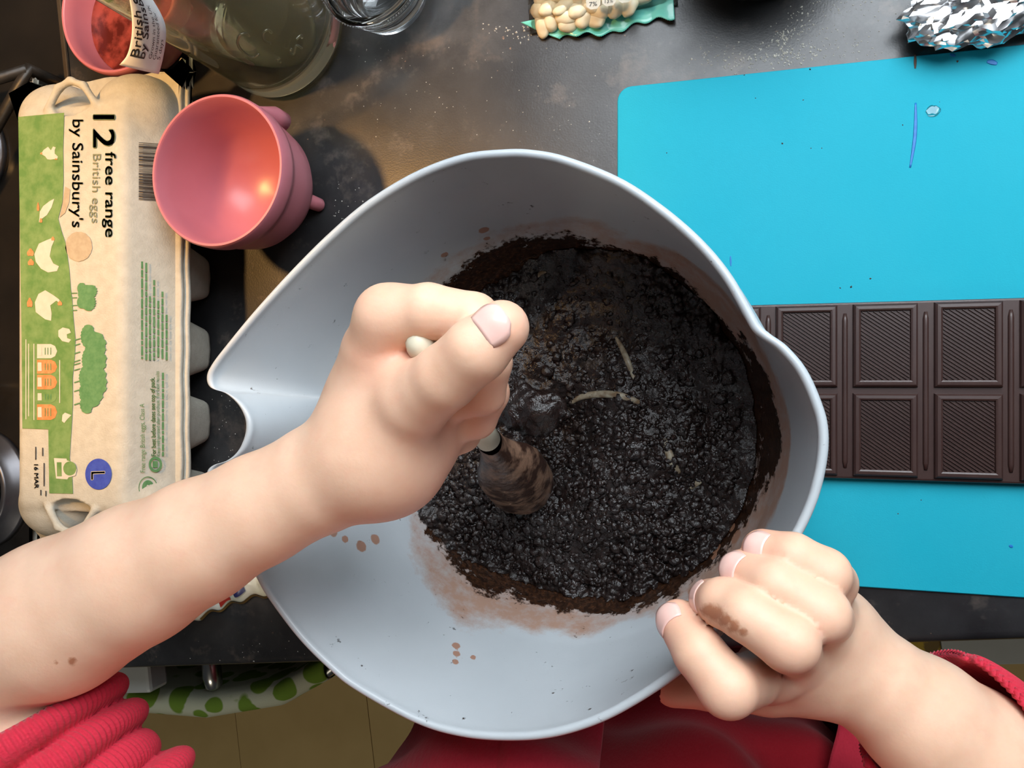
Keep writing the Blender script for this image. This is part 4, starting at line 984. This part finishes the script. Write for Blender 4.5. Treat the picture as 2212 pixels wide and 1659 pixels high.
text_px('12', (324, 1062), (324, 1046), (315, 1062), P_SL, NS, INK_W, lido, eps=0.0009)
poly_px([(329, 996), (340, 996), (340, 1010), (329, 1010)], P_SL, NS, INK_D, lido, 0.0006, 'recycling_mark')

# ------------------------------------------------------------------ pink cups
CZ = 0.074
def pink_cup(name, c, label, rot, hs=1.0):
    t = thing(name, label, 'cup', (c[0], c[1], 0.0005)); r = 0.0435
    H = CZ; prof_o = [(0.0, 0.010), (0.012, 0.0105), (0.024, 0.0150), (0.033, 0.0235), (0.0385, 0.034), (0.0405, 0.046), (0.0412, 0.056), (0.0418, 0.0605), (0.0436, 0.0620), (0.0440, 0.0650), (0.0440, H-0.0016), (0.0432, H)]
    prof_i = [(0.0420, H), (0.0414, H-0.001), (0.0405, 0.060), (0.0385, 0.048), (0.0362, 0.036), (0.0310, 0.0265), (0.0225, 0.0185), (0.011, 0.0140), (0.0, 0.0135)]
    prof = [(r_, z_*hs) for r_, z_ in prof_o + prof_i]; v, f = lathe(prof, (c[0], c[1], 0.0), 128); o = put('body', v, f, PINK, t); autosmooth(o, 50)
    for k in range(3):
        a = rot + k*2*math.pi/3; d = np.array([math.cos(a), math.sin(a), 0]); q = np.array([c[0], c[1], 0])
        v, f = tube([q+d*0.0235+np.array([0, 0, 0.0160]), q+d*0.0245+np.array([0, 0, 0.010]), q+d*0.0255+np.array([0, 0, 0.0022]), q+d*0.0257+np.array([0, 0, 0.0008])], [0.0028, 0.0046, 0.0044, 0.0036], 20); v = np.array(v)*np.array([1, 1, hs]); put('foot', v, f, PINK, t)
    a = rot + 1.35; d = np.array([math.cos(a), math.sin(a), 0]); q = np.array([c[0], c[1], 0])
    v, f = tube([q+d*0.0425+np.array([0, 0, 0.0615]), q+d*0.0425+np.array([0, 0, 0.055]), q+d*0.0432+np.array([0, 0, 0.044]), q+d*0.0425+np.array([0, 0, 0.035]), q+d*0.0415+np.array([0, 0, 0.0335])], [0.0008, 0.0028, 0.0060, 0.0068, 0.004], 24); v = np.array(v)*np.array([1, 1, hs]); put('spout_lug', v, f, PINK, t)
    return t
cc = (P(465, 368, CZ)[0], P(465, 368, CZ)[1]); pink_cup('pink_cup', cc, 'pink plastic three-footed cup beside the egg box, empty', math.radians(-12))
c2 = (-0.3805, 0.2435); pink_cup('pink_cup', c2, 'low pink plastic cup behind the jar, with a mottled red inside', math.radians(20), 0.62)
RED_FILL = mat('red_cup_fill', (0.07, 0.010, 0.007), (0.24, 0.045, 0.035), 55, 0.12, lo=0.42, hi=0.55)  # mottled dark and lighter red for the disc in the cup
v, f = lathe([(0.0, 0.0275), (0.030, 0.0276), (0.0372, 0.0277), (0.0374, 0.0272), (0.0, 0.0265)], (c2[0], c2[1], 0.0), 96)
sy = put('red_cup_fill', v, f, RED_FILL); tag(sy, 'glossy mottled red disc inside the pink cup behind the jar', 'cup_fill')

# ------------------------------------------------------------------ glass jar with flower label, glass dish
jb, jr = P(592, 222, 0.0), P(751, 88, 0.0)
JR = 0.0455; JC = np.array([-0.2865, jr[1]+0.006]); JC[1] = jb[1]+JR
jar = thing('glass_jar', 'tall clear glass jar with thick base beside the pink cups', 'jar', (JC[0], JC[1], 0.0005))
jp = [(0.0, 0.0), (JR-0.006, 0.0), (JR-0.001, 0.003), (JR, 0.009), (JR, 0.14), (JR-0.006, 0.155), (JR-0.012, 0.162), (JR-0.012, 0.178), (JR-0.010, 0.181), (JR-0.015, 0.182), (JR-0.017, 0.176), (JR-0.017, 0.163), (JR-0.010, 0.153), (JR-0.004, 0.139), (JR-0.004, 0.024), (JR-0.007, 0.017), (JR-0.014, 0.0145), (0.0, 0.0135)]
v, f = lathe(jp, (JC[0], JC[1], 0.0005), 128); o = put('body', v, f, GLASS, jar); autosmooth(o, 60)
def on_jar(u, v):                                      # sight line meets the outside of the jar wall
    q = ray(u, v); a = q[0]**2+q[1]**2; b = 2*(q[0]*(CP[0]-JC[0])+q[1]*(CP[1]-JC[1])); c = (CP[0]-JC[0])**2+(CP[1]-JC[1])**2-(JR+0.0002)**2
    D = b*b-4*a*c
    return None if D < 0 else CP+q*((-b-math.sqrt(D))/(2*a))
for pts in ([(538, 78), (530, 72), (518, 76), (513, 90), (518, 104), (530, 116), (545, 124), (560, 116)], [(586, 70), (578, 64), (568, 74), (572, 88), (584, 94)], [(604, 124), (598, 130), (606, 134)], [(630, 104), (626, 114), (634, 116), (640, 98), (652, 104)], [(640, 84), (650, 76), (652, 82)]):
    c = [on_jar(*q) for q in pts]
    if all(x is not None for x in c):
        v, f = tube(spline(c, 30), 0.0008, 8); put('embossed_mark', v, f, GLASS, jar)
# paper label: leaves the jar wall and curls outwards
def jar_label():
    L0 = [(258, 140), (275, 118), (284, 80), (285, 40), (280, 0), (270, -50), (255, -95), (238, -140)]; L1 = [(343, 160), (352, 125), (358, 85), (357, 55), (345, 25), (320, -15), (292, -52), (262, -95)]
    def zz(t): return 0.118 + 0.060*t
    a = spline(L0, 40); b = spline(L1, 40); V = []; F = []; n = 10
    for i in range(40):
        z_ = zz(i/39); A = P(*a[i], z_+0.004*math.sin(i/39*3)); B = P(*b[i], z_-0.012)
        for j in range(n):
            s = j/(n-1); p = A*(1-s)+B*s; p = p + np.array([0.2, -0.3, 0.9])*0.004*math.sin(s*math.pi); V.append(p)
    for i in range(39):
        for j in range(n-1): F.append((i*n+j, i*n+j+1, (i+1)*n+j+1, (i+1)*n+j))
    return np.array(V), F
LV, LF = jar_label()
lb = put('paper_label', LV, LF, PAPER, jar); md = lb.modifiers.new('thick', 'SOLIDIFY'); md.thickness = 0.0003; md.offset = 0
lb['label'] = 'white printed flower label curling off the jar'
LG = LV.reshape(40, 10, 3)
def lab_pt(u, v):                                      # label sheet: u along (0 bottom .. 1 top), v across (0 left .. 1 right)
    i = np.clip(u*39, 0, 38.999); j = np.clip(v*9, 0, 8.999); a, b = int(i), int(j); fi, fj = i-a, j-b
    return (LG[a, b]*(1-fi)+LG[a+1, b]*fi)*(1-fj)+(LG[a, b+1]*(1-fi)+LG[a+1, b+1]*fi)*fj
def lab_text(s, u0, u1, v0, v1, bold=0.0):             # reads upwards, letter tops towards the left edge
    V, F = text_mesh(s); X = (V[:, 0]-V[:, 0].min())/(np.ptp(V[:, 0])); Y = V[:, 1]/0.72; W = []
    for x, y in zip(X, Y):
        p = lab_pt(u0+(u1-u0)*x, v0+(v1-v0)*y); q1 = lab_pt(min(1, u0+(u1-u0)*x+0.02), v0+(v1-v0)*y)-p; q2 = lab_pt(u0+(u1-u0)*x, min(1, v0+(v1-v0)*y+0.05))-p
        n = np.cross(q1, q2); n /= np.linalg.norm(n)+1e-9; n = n if np.dot(n, CP-p) > 0 else -n; W.append(p+n*0.0009)
    W = np.array(W); parts = [(W, F)]
    if bold: parts += [(W+np.array([bold, 0, 0]), F), (W-np.array([bold, 0, 0]), F)]
    v, f = merge(*parts); put('lettering', v, f, BLACKINK, lb, False)
lab_text('British daffodils', 0.10, 0.95, 0.40, 0.13, 0.00022)
lab_text("by Sainsbury's", 0.10, 0.78, 0.57, 0.40, 0.0001)
lab_text('Grown in the UK', 0.11, 0.52, 0.735, 0.66); lab_text('Guaranteed for', 0.11, 0.47, 0.83, 0.755); lab_text('5 days', 0.115, 0.27, 0.925, 0.85)
# pressed glass dish
dz = 0.036; dc = P(737, -45, dz); DR = 0.0320
prof = []
for k in range(15):
    t = k/14; prof.append((DR*(0.62+0.38*t) + 0.0009*math.sin(k*math.pi), 0.0 + dz*t))
po = [(0.0, 0.0), (DR*0.66, 0.0)]
for k in range(4):
    zb = 0.004 + k*0.0072; rb_ = DR*(0.74+0.065*k); po += [(rb_, zb), (rb_+0.0016, zb+0.0022), (rb_+0.0014, zb+0.0044), (rb_, zb+0.006)]
po += [(DR, dz-0.003), (DR+0.0012, dz-0.001), (DR, dz), (DR-0.004, dz)]
pi_ = [(DR-0.005, dz-0.003)] + [(DR*(0.64+0.26*k/5) - 0.003 + 0.0015*(k % 2), 0.009+0.022*k/5) for k in range(5, -1, -1)] + [(0.0, 0.008)]
if np.hypot(dc[0]-JC[0], dc[1]-JC[1]) < DR+JR+0.002:
    dd = np.array([dc[0]-JC[0], dc[1]-JC[1]]); dd *= (DR+JR+0.003)/np.linalg.norm(dd); dc = np.array([JC[0]+dd[0], JC[1]+dd[1], 0])
dish = thing('glass_dish', 'low ribbed pressed glass dish beside the tall jar', 'dish', (dc[0], dc[1], 0.0005))
v, f = lathe(po+pi_, (dc[0], dc[1], 0.0005), 128); put('body', v, f, GLASS2, dish)
v, f = lathe([(DR*0.98+0.0010*math.cos(a), dz-0.006+0.0010*math.sin(a)) for a in np.linspace(0, 2*math.pi, 9)], (dc[0], dc[1], 0.0005), 128); put('rim_ring', v, f, GLASS2, dish)
for k in range(110):
    if k == 0:
        v, f = box((0, 0, 0), (0.0009, 0.0009, 0.0009), 0.0002, 1); bd = mesh_data('bead', v, f, GLASS2)
    a = 2*math.pi*k/110; child('bead', bd, dish, (dc[0]+(DR+0.0016)*math.cos(a), dc[1]+(DR+0.0016)*math.sin(a), dz-0.0006))
a = math.radians(-20); hd = np.array([math.cos(a), math.sin(a), 0])
v, f = tube([np.array([dc[0], dc[1], dz-0.004])+hd*(DR-0.001), np.array([dc[0], dc[1], dz-0.004])+hd*(DR+0.006)], [0.004, 0.0035], 12, True, 0.6); put('lug', v, f, GLASS2, dish)

# ------------------------------------------------------------------ packet of white chocolate, foil, wrapper, added shadow-casting pan
pk = thing('chocolate_button_packet', 'clear and teal packet of white chocolate chips behind the bowl', 'packet', P(1310, -20, 0.0))
e0, e1 = P(1208, 86, 0.004), P(1457, 34, 0.006)
ex_ = (e1-e0)/np.linalg.norm(e1-e0); ex_[2] = 0; ey_ = np.array([-ex_[1], ex_[0], 0]); pl = np.linalg.norm(e1-e0)
def PK(x, y, z): return e0*np.array([1, 1, 0]) + ex_*x + ey_*y + np.array([0, 0, z])
def pillow(x0, x1, y0, y1, hgt, n=40, m_=40, top=True):
    V = []; F = []
    for i in range(n):
        for j in range(m_):
            s, t = i/(n-1), j/(m_-1); x = x0+(x1-x0)*s; y = y0+(y1-y0)*t
            h = hgt*(max(0, 1-(2*s-1)**4))**0.6*(max(0, 1-abs(2*t-1)**5))**0.6
            V.append(PK(x, y, 0.0012 + h*(1+0.06*math.sin(x*300)+0.05*math.sin(y*260+x*90)) + 0.0005))
    for i in range(n-1):
        for j in range(m_-1): F.append((i*m_+j, (i+1)*m_+j, (i+1)*m_+j+1, i*m_+j+1))
    return V, F
v, f = pillow(-0.018, pl+0.002, 0.008, 0.085, 0.017); o = put('clear_pouch', v, f, FILM, pk); md = o.modifiers.new('thick', 'SOLIDIFY'); md.thickness = 0.0003
# crimped teal end seal
V = []; F = []; n = 120; m_ = 10
for i in range(n):
    s = i/(n-1)
    for j in range(m_):
        t = j/(m_-1); x = -0.022*t*(1-s)**3 + s*pl; y = t*0.0135 + 0.0012*math.sin(s*31)*(1-t) + 0.0016*math.sin(s*9+1)*(1-t) + 0.0004*(i % 2)*(1 if j == 0 else 0)
        V.append(PK(x, y, 0.0020 + 0.0045*t*t + 0.0025*max(0, math.sin(s*8.5-0.6))*(1-t) + 0.00035*math.sin(t*26)))
for i in range(n-1):
    for j in range(m_-1): F.append((i*m_+j, (i+1)*m_+j, (i+1)*m_+j+1, i*m_+j+1))
o = put('end_seal', V, F, TEAL, pk); md = o.modifiers.new('thick', 'SOLIDIFY'); md.thickness = 0.0004
v, f = pillow(pl*0.45, pl*1.0, 0.011, 0.080, 0.0185, 24, 24)
# nutrition panel printed on the pouch
def panel(u0, u1, v0, v1, name, m_, z=0.0215, n=10):
    V = []; F = []
    for i in range(n):
        for j in range(n): V.append(P(u0+(u1-u0)*i/(n-1), v0+(v1-v0)*j/(n-1), z))
    for i in range(n-1):
        for j in range(n-1): F.append((i*n+j, (i+1)*n+j, (i+1)*n+j+1, i*n+j+1))
    return put(name, V, F, m_, pk, False)
PZ = np.array([0, 0, 0.0208])
for q, (u, s) in enumerate(((1282, '7%'), (1316, '13%'), (1350, '10%'))):
    vv = 12-q*7
    poly_px([(u-17, vv-22), (u+15, vv-26), (u+15, vv-2), (u+8, vv+7), (u-6, vv+9), (u-15, vv+3)], PZ, NT, INK_W, pk, 0.0002, 'nutrition_print')
    text_px(s, (u-9, vv+3), (u+8, vv+1), (u-9, vv-7), PZ, NT, BLACKINK, pk, eps=0.0004)
def nut_mesh(k):
    F_ = Field((-0.010,)*3, (0.010,)*3, 0.0008); sl, g = F_.sub((-1,)*3, (1,)*3)
    F_.d[sl] = ell_d(g, (0, 0, 0), (0.0062+0.0008*k, 0.0052, 0.0036)) + 0.0006*fbm(g*160, 2, k); v, f = F_.mesh(); return mesh_data('white_chocolate_chip', v, f, NUT)
nms = [nut_mesh(k) for k in range(3)]; rn = random.Random(8)
spots = [(1185, 18, .0090), (1192, 42, .0062), (1220, 12, .0098), (1222, 36, .0080), (1250, 22, .0090), (1172, 50, .0050), (1165, 24, .0065), (1205, -12, .0095), (1240, -14, .0100), (1262, 40, .0060), (1275, 6, .0095), (1300, 26, .0075), (1330, 16, .0085), (1360, 8, .0080), (1290, -20, .010), (1170, -8, .0075), (1330, -15, .010), (1385, -6, .0075), (1228, 52, .0050), (1285, 42, .0048)]
for i, (u, v_, z_) in enumerate(spots):
    o = bpy.data.objects.new('white_chocolate_chip', nms[i % 3]); COL.objects.link(o); o.location = P(u, v_, z_); o.rotation_euler = (rn.uniform(-.5, .5), rn.uniform(-.5, .5), rn.uniform(0, 6))
    tag(o, 'cream white chocolate chip inside the clear packet', 'chocolate chip', 'white chocolate chips in the packet')
# foil
def foil():
    c = P(2150, -12, 0.014); bm = bmesh.new(); bmesh.ops.create_icosphere(bm, subdivisions=5, radius=1.0)
    p = np.array([v_.co[:] for v_ in bm.verts]); w = worley(p*3.1, 2); w2 = worley(p*7, 5)
    r = 1 + 0.24*(w-0.5) + 0.20*(w2-0.5) + 0.08*(worley(p*13, 6)-0.5) + 0.14*fbm(p*1.6, 2, 3)
    q = p*r[:, None]*np.array([0.037, 0.022, 0.014]); a = math.radians(14); q = np.stack([q[:, 0]*math.cos(a)-q[:, 1]*math.sin(a), q[:, 0]*math.sin(a)+q[:, 1]*math.cos(a), q[:, 2]], 1)
    q[:, 2] = np.maximum(q[:, 2], -0.0135)
    for v_, x in zip(bm.verts, q): v_.co = Vector(x+c)
    return from_bm(bm)
v, f = foil(); fo = put('crumpled_foil', v, f, FOIL, None, True); autosmooth(fo, 24); tag(fo, 'crumpled silver foil wrapper lying above the turquoise mat', 'foil')
# unseen black pan, added to cast a shadow onto the worktop
pc = P(1645, -175, 0.0)
pn = thing('shadow_pan', 'unseen black pan added behind the worktop clutter for its shadow', 'shadow_pan', (pc[0], pc[1], 0.0005))
v, f = lathe([(0.0, 0.0), (0.044, 0.0), (0.047, 0.003), (0.049, 0.055), (0.051, 0.057), (0.049, 0.058), (0.0465, 0.055), (0.0445, 0.005), (0.0, 0.0045)], (pc[0], pc[1], 0.0005), 96); put('body', v, f, IRON, pn)
v, f = tube([np.array([pc[0]+0.02, pc[1]+0.045, 0.046]), np.array([pc[0]+0.055, pc[1]+0.13, 0.056])], [0.007, 0.009], 14, True, 0.6); put('handle', v, f, IRON, pn)
# printed wrapper under the arm
def wrapper():
    pts0 = [P(u, v_, 0.0) for u, v_ in ((405, 1350), (450, 1328), (500, 1307), (545, 1292), (590, 1283))]
    a = spline(pts0, 60); V = []; F = []; n = 30
    for i in range(60):
        for j in range(n):
            s = i/59; t = j/(n-1)
            z_ = 0.0015 + 0.010*math.sin(t*math.pi)**0.7*(0.5+0.5*abs(math.sin(s*7))) + 0.0025*float(fbm(np.array([[s*9, t*5, 0.3]]), 2, 4)[0])*math.sin(t*math.pi)
            V.append(a[i] + np.array([-0.12, 0.95, 0])*t*0.045 + np.array([0, 0.0015*math.sin(s*25), max(0.0008, z_)]))
    for i in range(59):
        for j in range(n-1): F.append((i*n+j, (i+1)*n+j, (i+1)*n+j+1, i*n+j+1))
    return V, F
V_, F_l = wrapper()
wr = put('snack_wrapper', V_, F_l, WRAPW); md = wr.modifiers.new('thick', 'SOLIDIFY'); md.thickness = 0.0003; tag(wr, 'crinkled white wrapper with red and navy print at the worktop edge', 'wrapper')
WG = np.array(V_).reshape(60, 30, 3)
def wpatch(i0, i1, j0, j1, m_, name):
    V = []; F = []; n = j1-j0
    for i in range(i0, i1):
        for j in range(j0, j1): V.append(WG[i, j]+np.array([0, -0.0004, 0.0006]))
    for i in range(i1-i0-1):
        for j in range(n-1): F.append((i*n+j, (i+1)*n+j, (i+1)*n+j+1, i*n+j+1))
    put(name, V, F, m_, wr)
wpatch(27, 36, 2, 12, RED, 'red_print'); wpatch(39, 47, 4, 12, NAVY, 'navy_print')
GOLD = mat('gold_film', (0.42, 0.27, 0.08), (0.30, 0.19, 0.06), 80, 0.3, metal=0.7)
wpatch(12, 58, 0, 2, GOLD, 'gold_edge')

# ------------------------------------------------------------------ crumbs
def crumbs(name, spots_, m_, label, cat, z0):
    V = []; F = []
    for u, v_, s in spots_:
        c = P(u, v_, z0); k = len(V); a = rng.uniform(0, 6.3)
        for q in range(4):
            b_ = a+q*math.pi/2; rr = s*rng.uniform(0.5, 1.2); V.append(c+np.array([rr*math.cos(b_), rr*math.sin(b_), 0]))
        V.append(c+np.array([0, 0, s*0.9])); F += [(k, k+1, k+4), (k+1, k+2, k+4), (k+2, k+3, k+4), (k+3, k, k+4), (k+3, k+2, k+1, k)]
    o = put(name, V, F, m_, None, False); tag(o, label, cat, kind='stuff'); return o
S = []
for (u, v_, su, sv, n, s) in [(1690, 120, 45, 14, 110, .0007), (1570, 128, 35, 16, 90, .0006), (1730, 40, 18, 22, 50, .0006), (1690, 85, 12, 12, 60, .0006), (1800, 100, 70, 22, 110, .0004), (1840, 20, 60, 20, 60, .0004), (1105, 62, 30, 8, 26, .0007), (1140, 75, 14, 10, 14, .0007)]:
    for _ in range(n): S.append((rng.normal(u, su), rng.normal(v_, sv), s*rng.uniform(0.4, 1.3)))
for _ in range(90): S.append((rng.uniform(760, 1320), rng.uniform(100, 330), rng.uniform(.0002, .0005)))
for _ in range(25): S.append((rng.uniform(720, 790), rng.uniform(380, 480), rng.uniform(.0002, .0006)))
for _ in range(30): S.append((rng.uniform(450, 540), rng.uniform(850, 1000), rng.uniform(.0002, .0005)))
for _ in range(24): S.append((rng.uniform(380, 700), rng.uniform(1380, 1430), rng.uniform(.0002, .0005)))
def off_mat(u, v_): p = P(u, v_, 0); return not (p[0] > mx0-0.001 and my0-0.001 < p[1] < my1+0.001)
S = [s for s in S if off_mat(s[0], s[1])]
crumbs('flour_crumbs', S, CRUMB, 'scattered pale flour and oat crumbs on the charcoal worktop', 'crumbs', 0.0001)
C = [(1750, 150, .0009), (2069, 132, .0008), (1632, 212, .0006), (1735, 216, .0005), (1880, 602, .0008), (1838, 620, .0009), (1690, 310, .0006), (1950, 270, .0005), (1440, 330, .0005), (1608, 162, .0005), (1775, 320, .0004), (2030, 220, .0003), (1940, 1110, .0004), (1990, 1080, .0004), (1815, 622, .0005), (1752, 320, .0004)]
crumbs('chocolate_crumbs', C, CHOCRUMB, 'few dark chocolate crumbs dotted over the turquoise mat', 'crumbs', 0.0018)
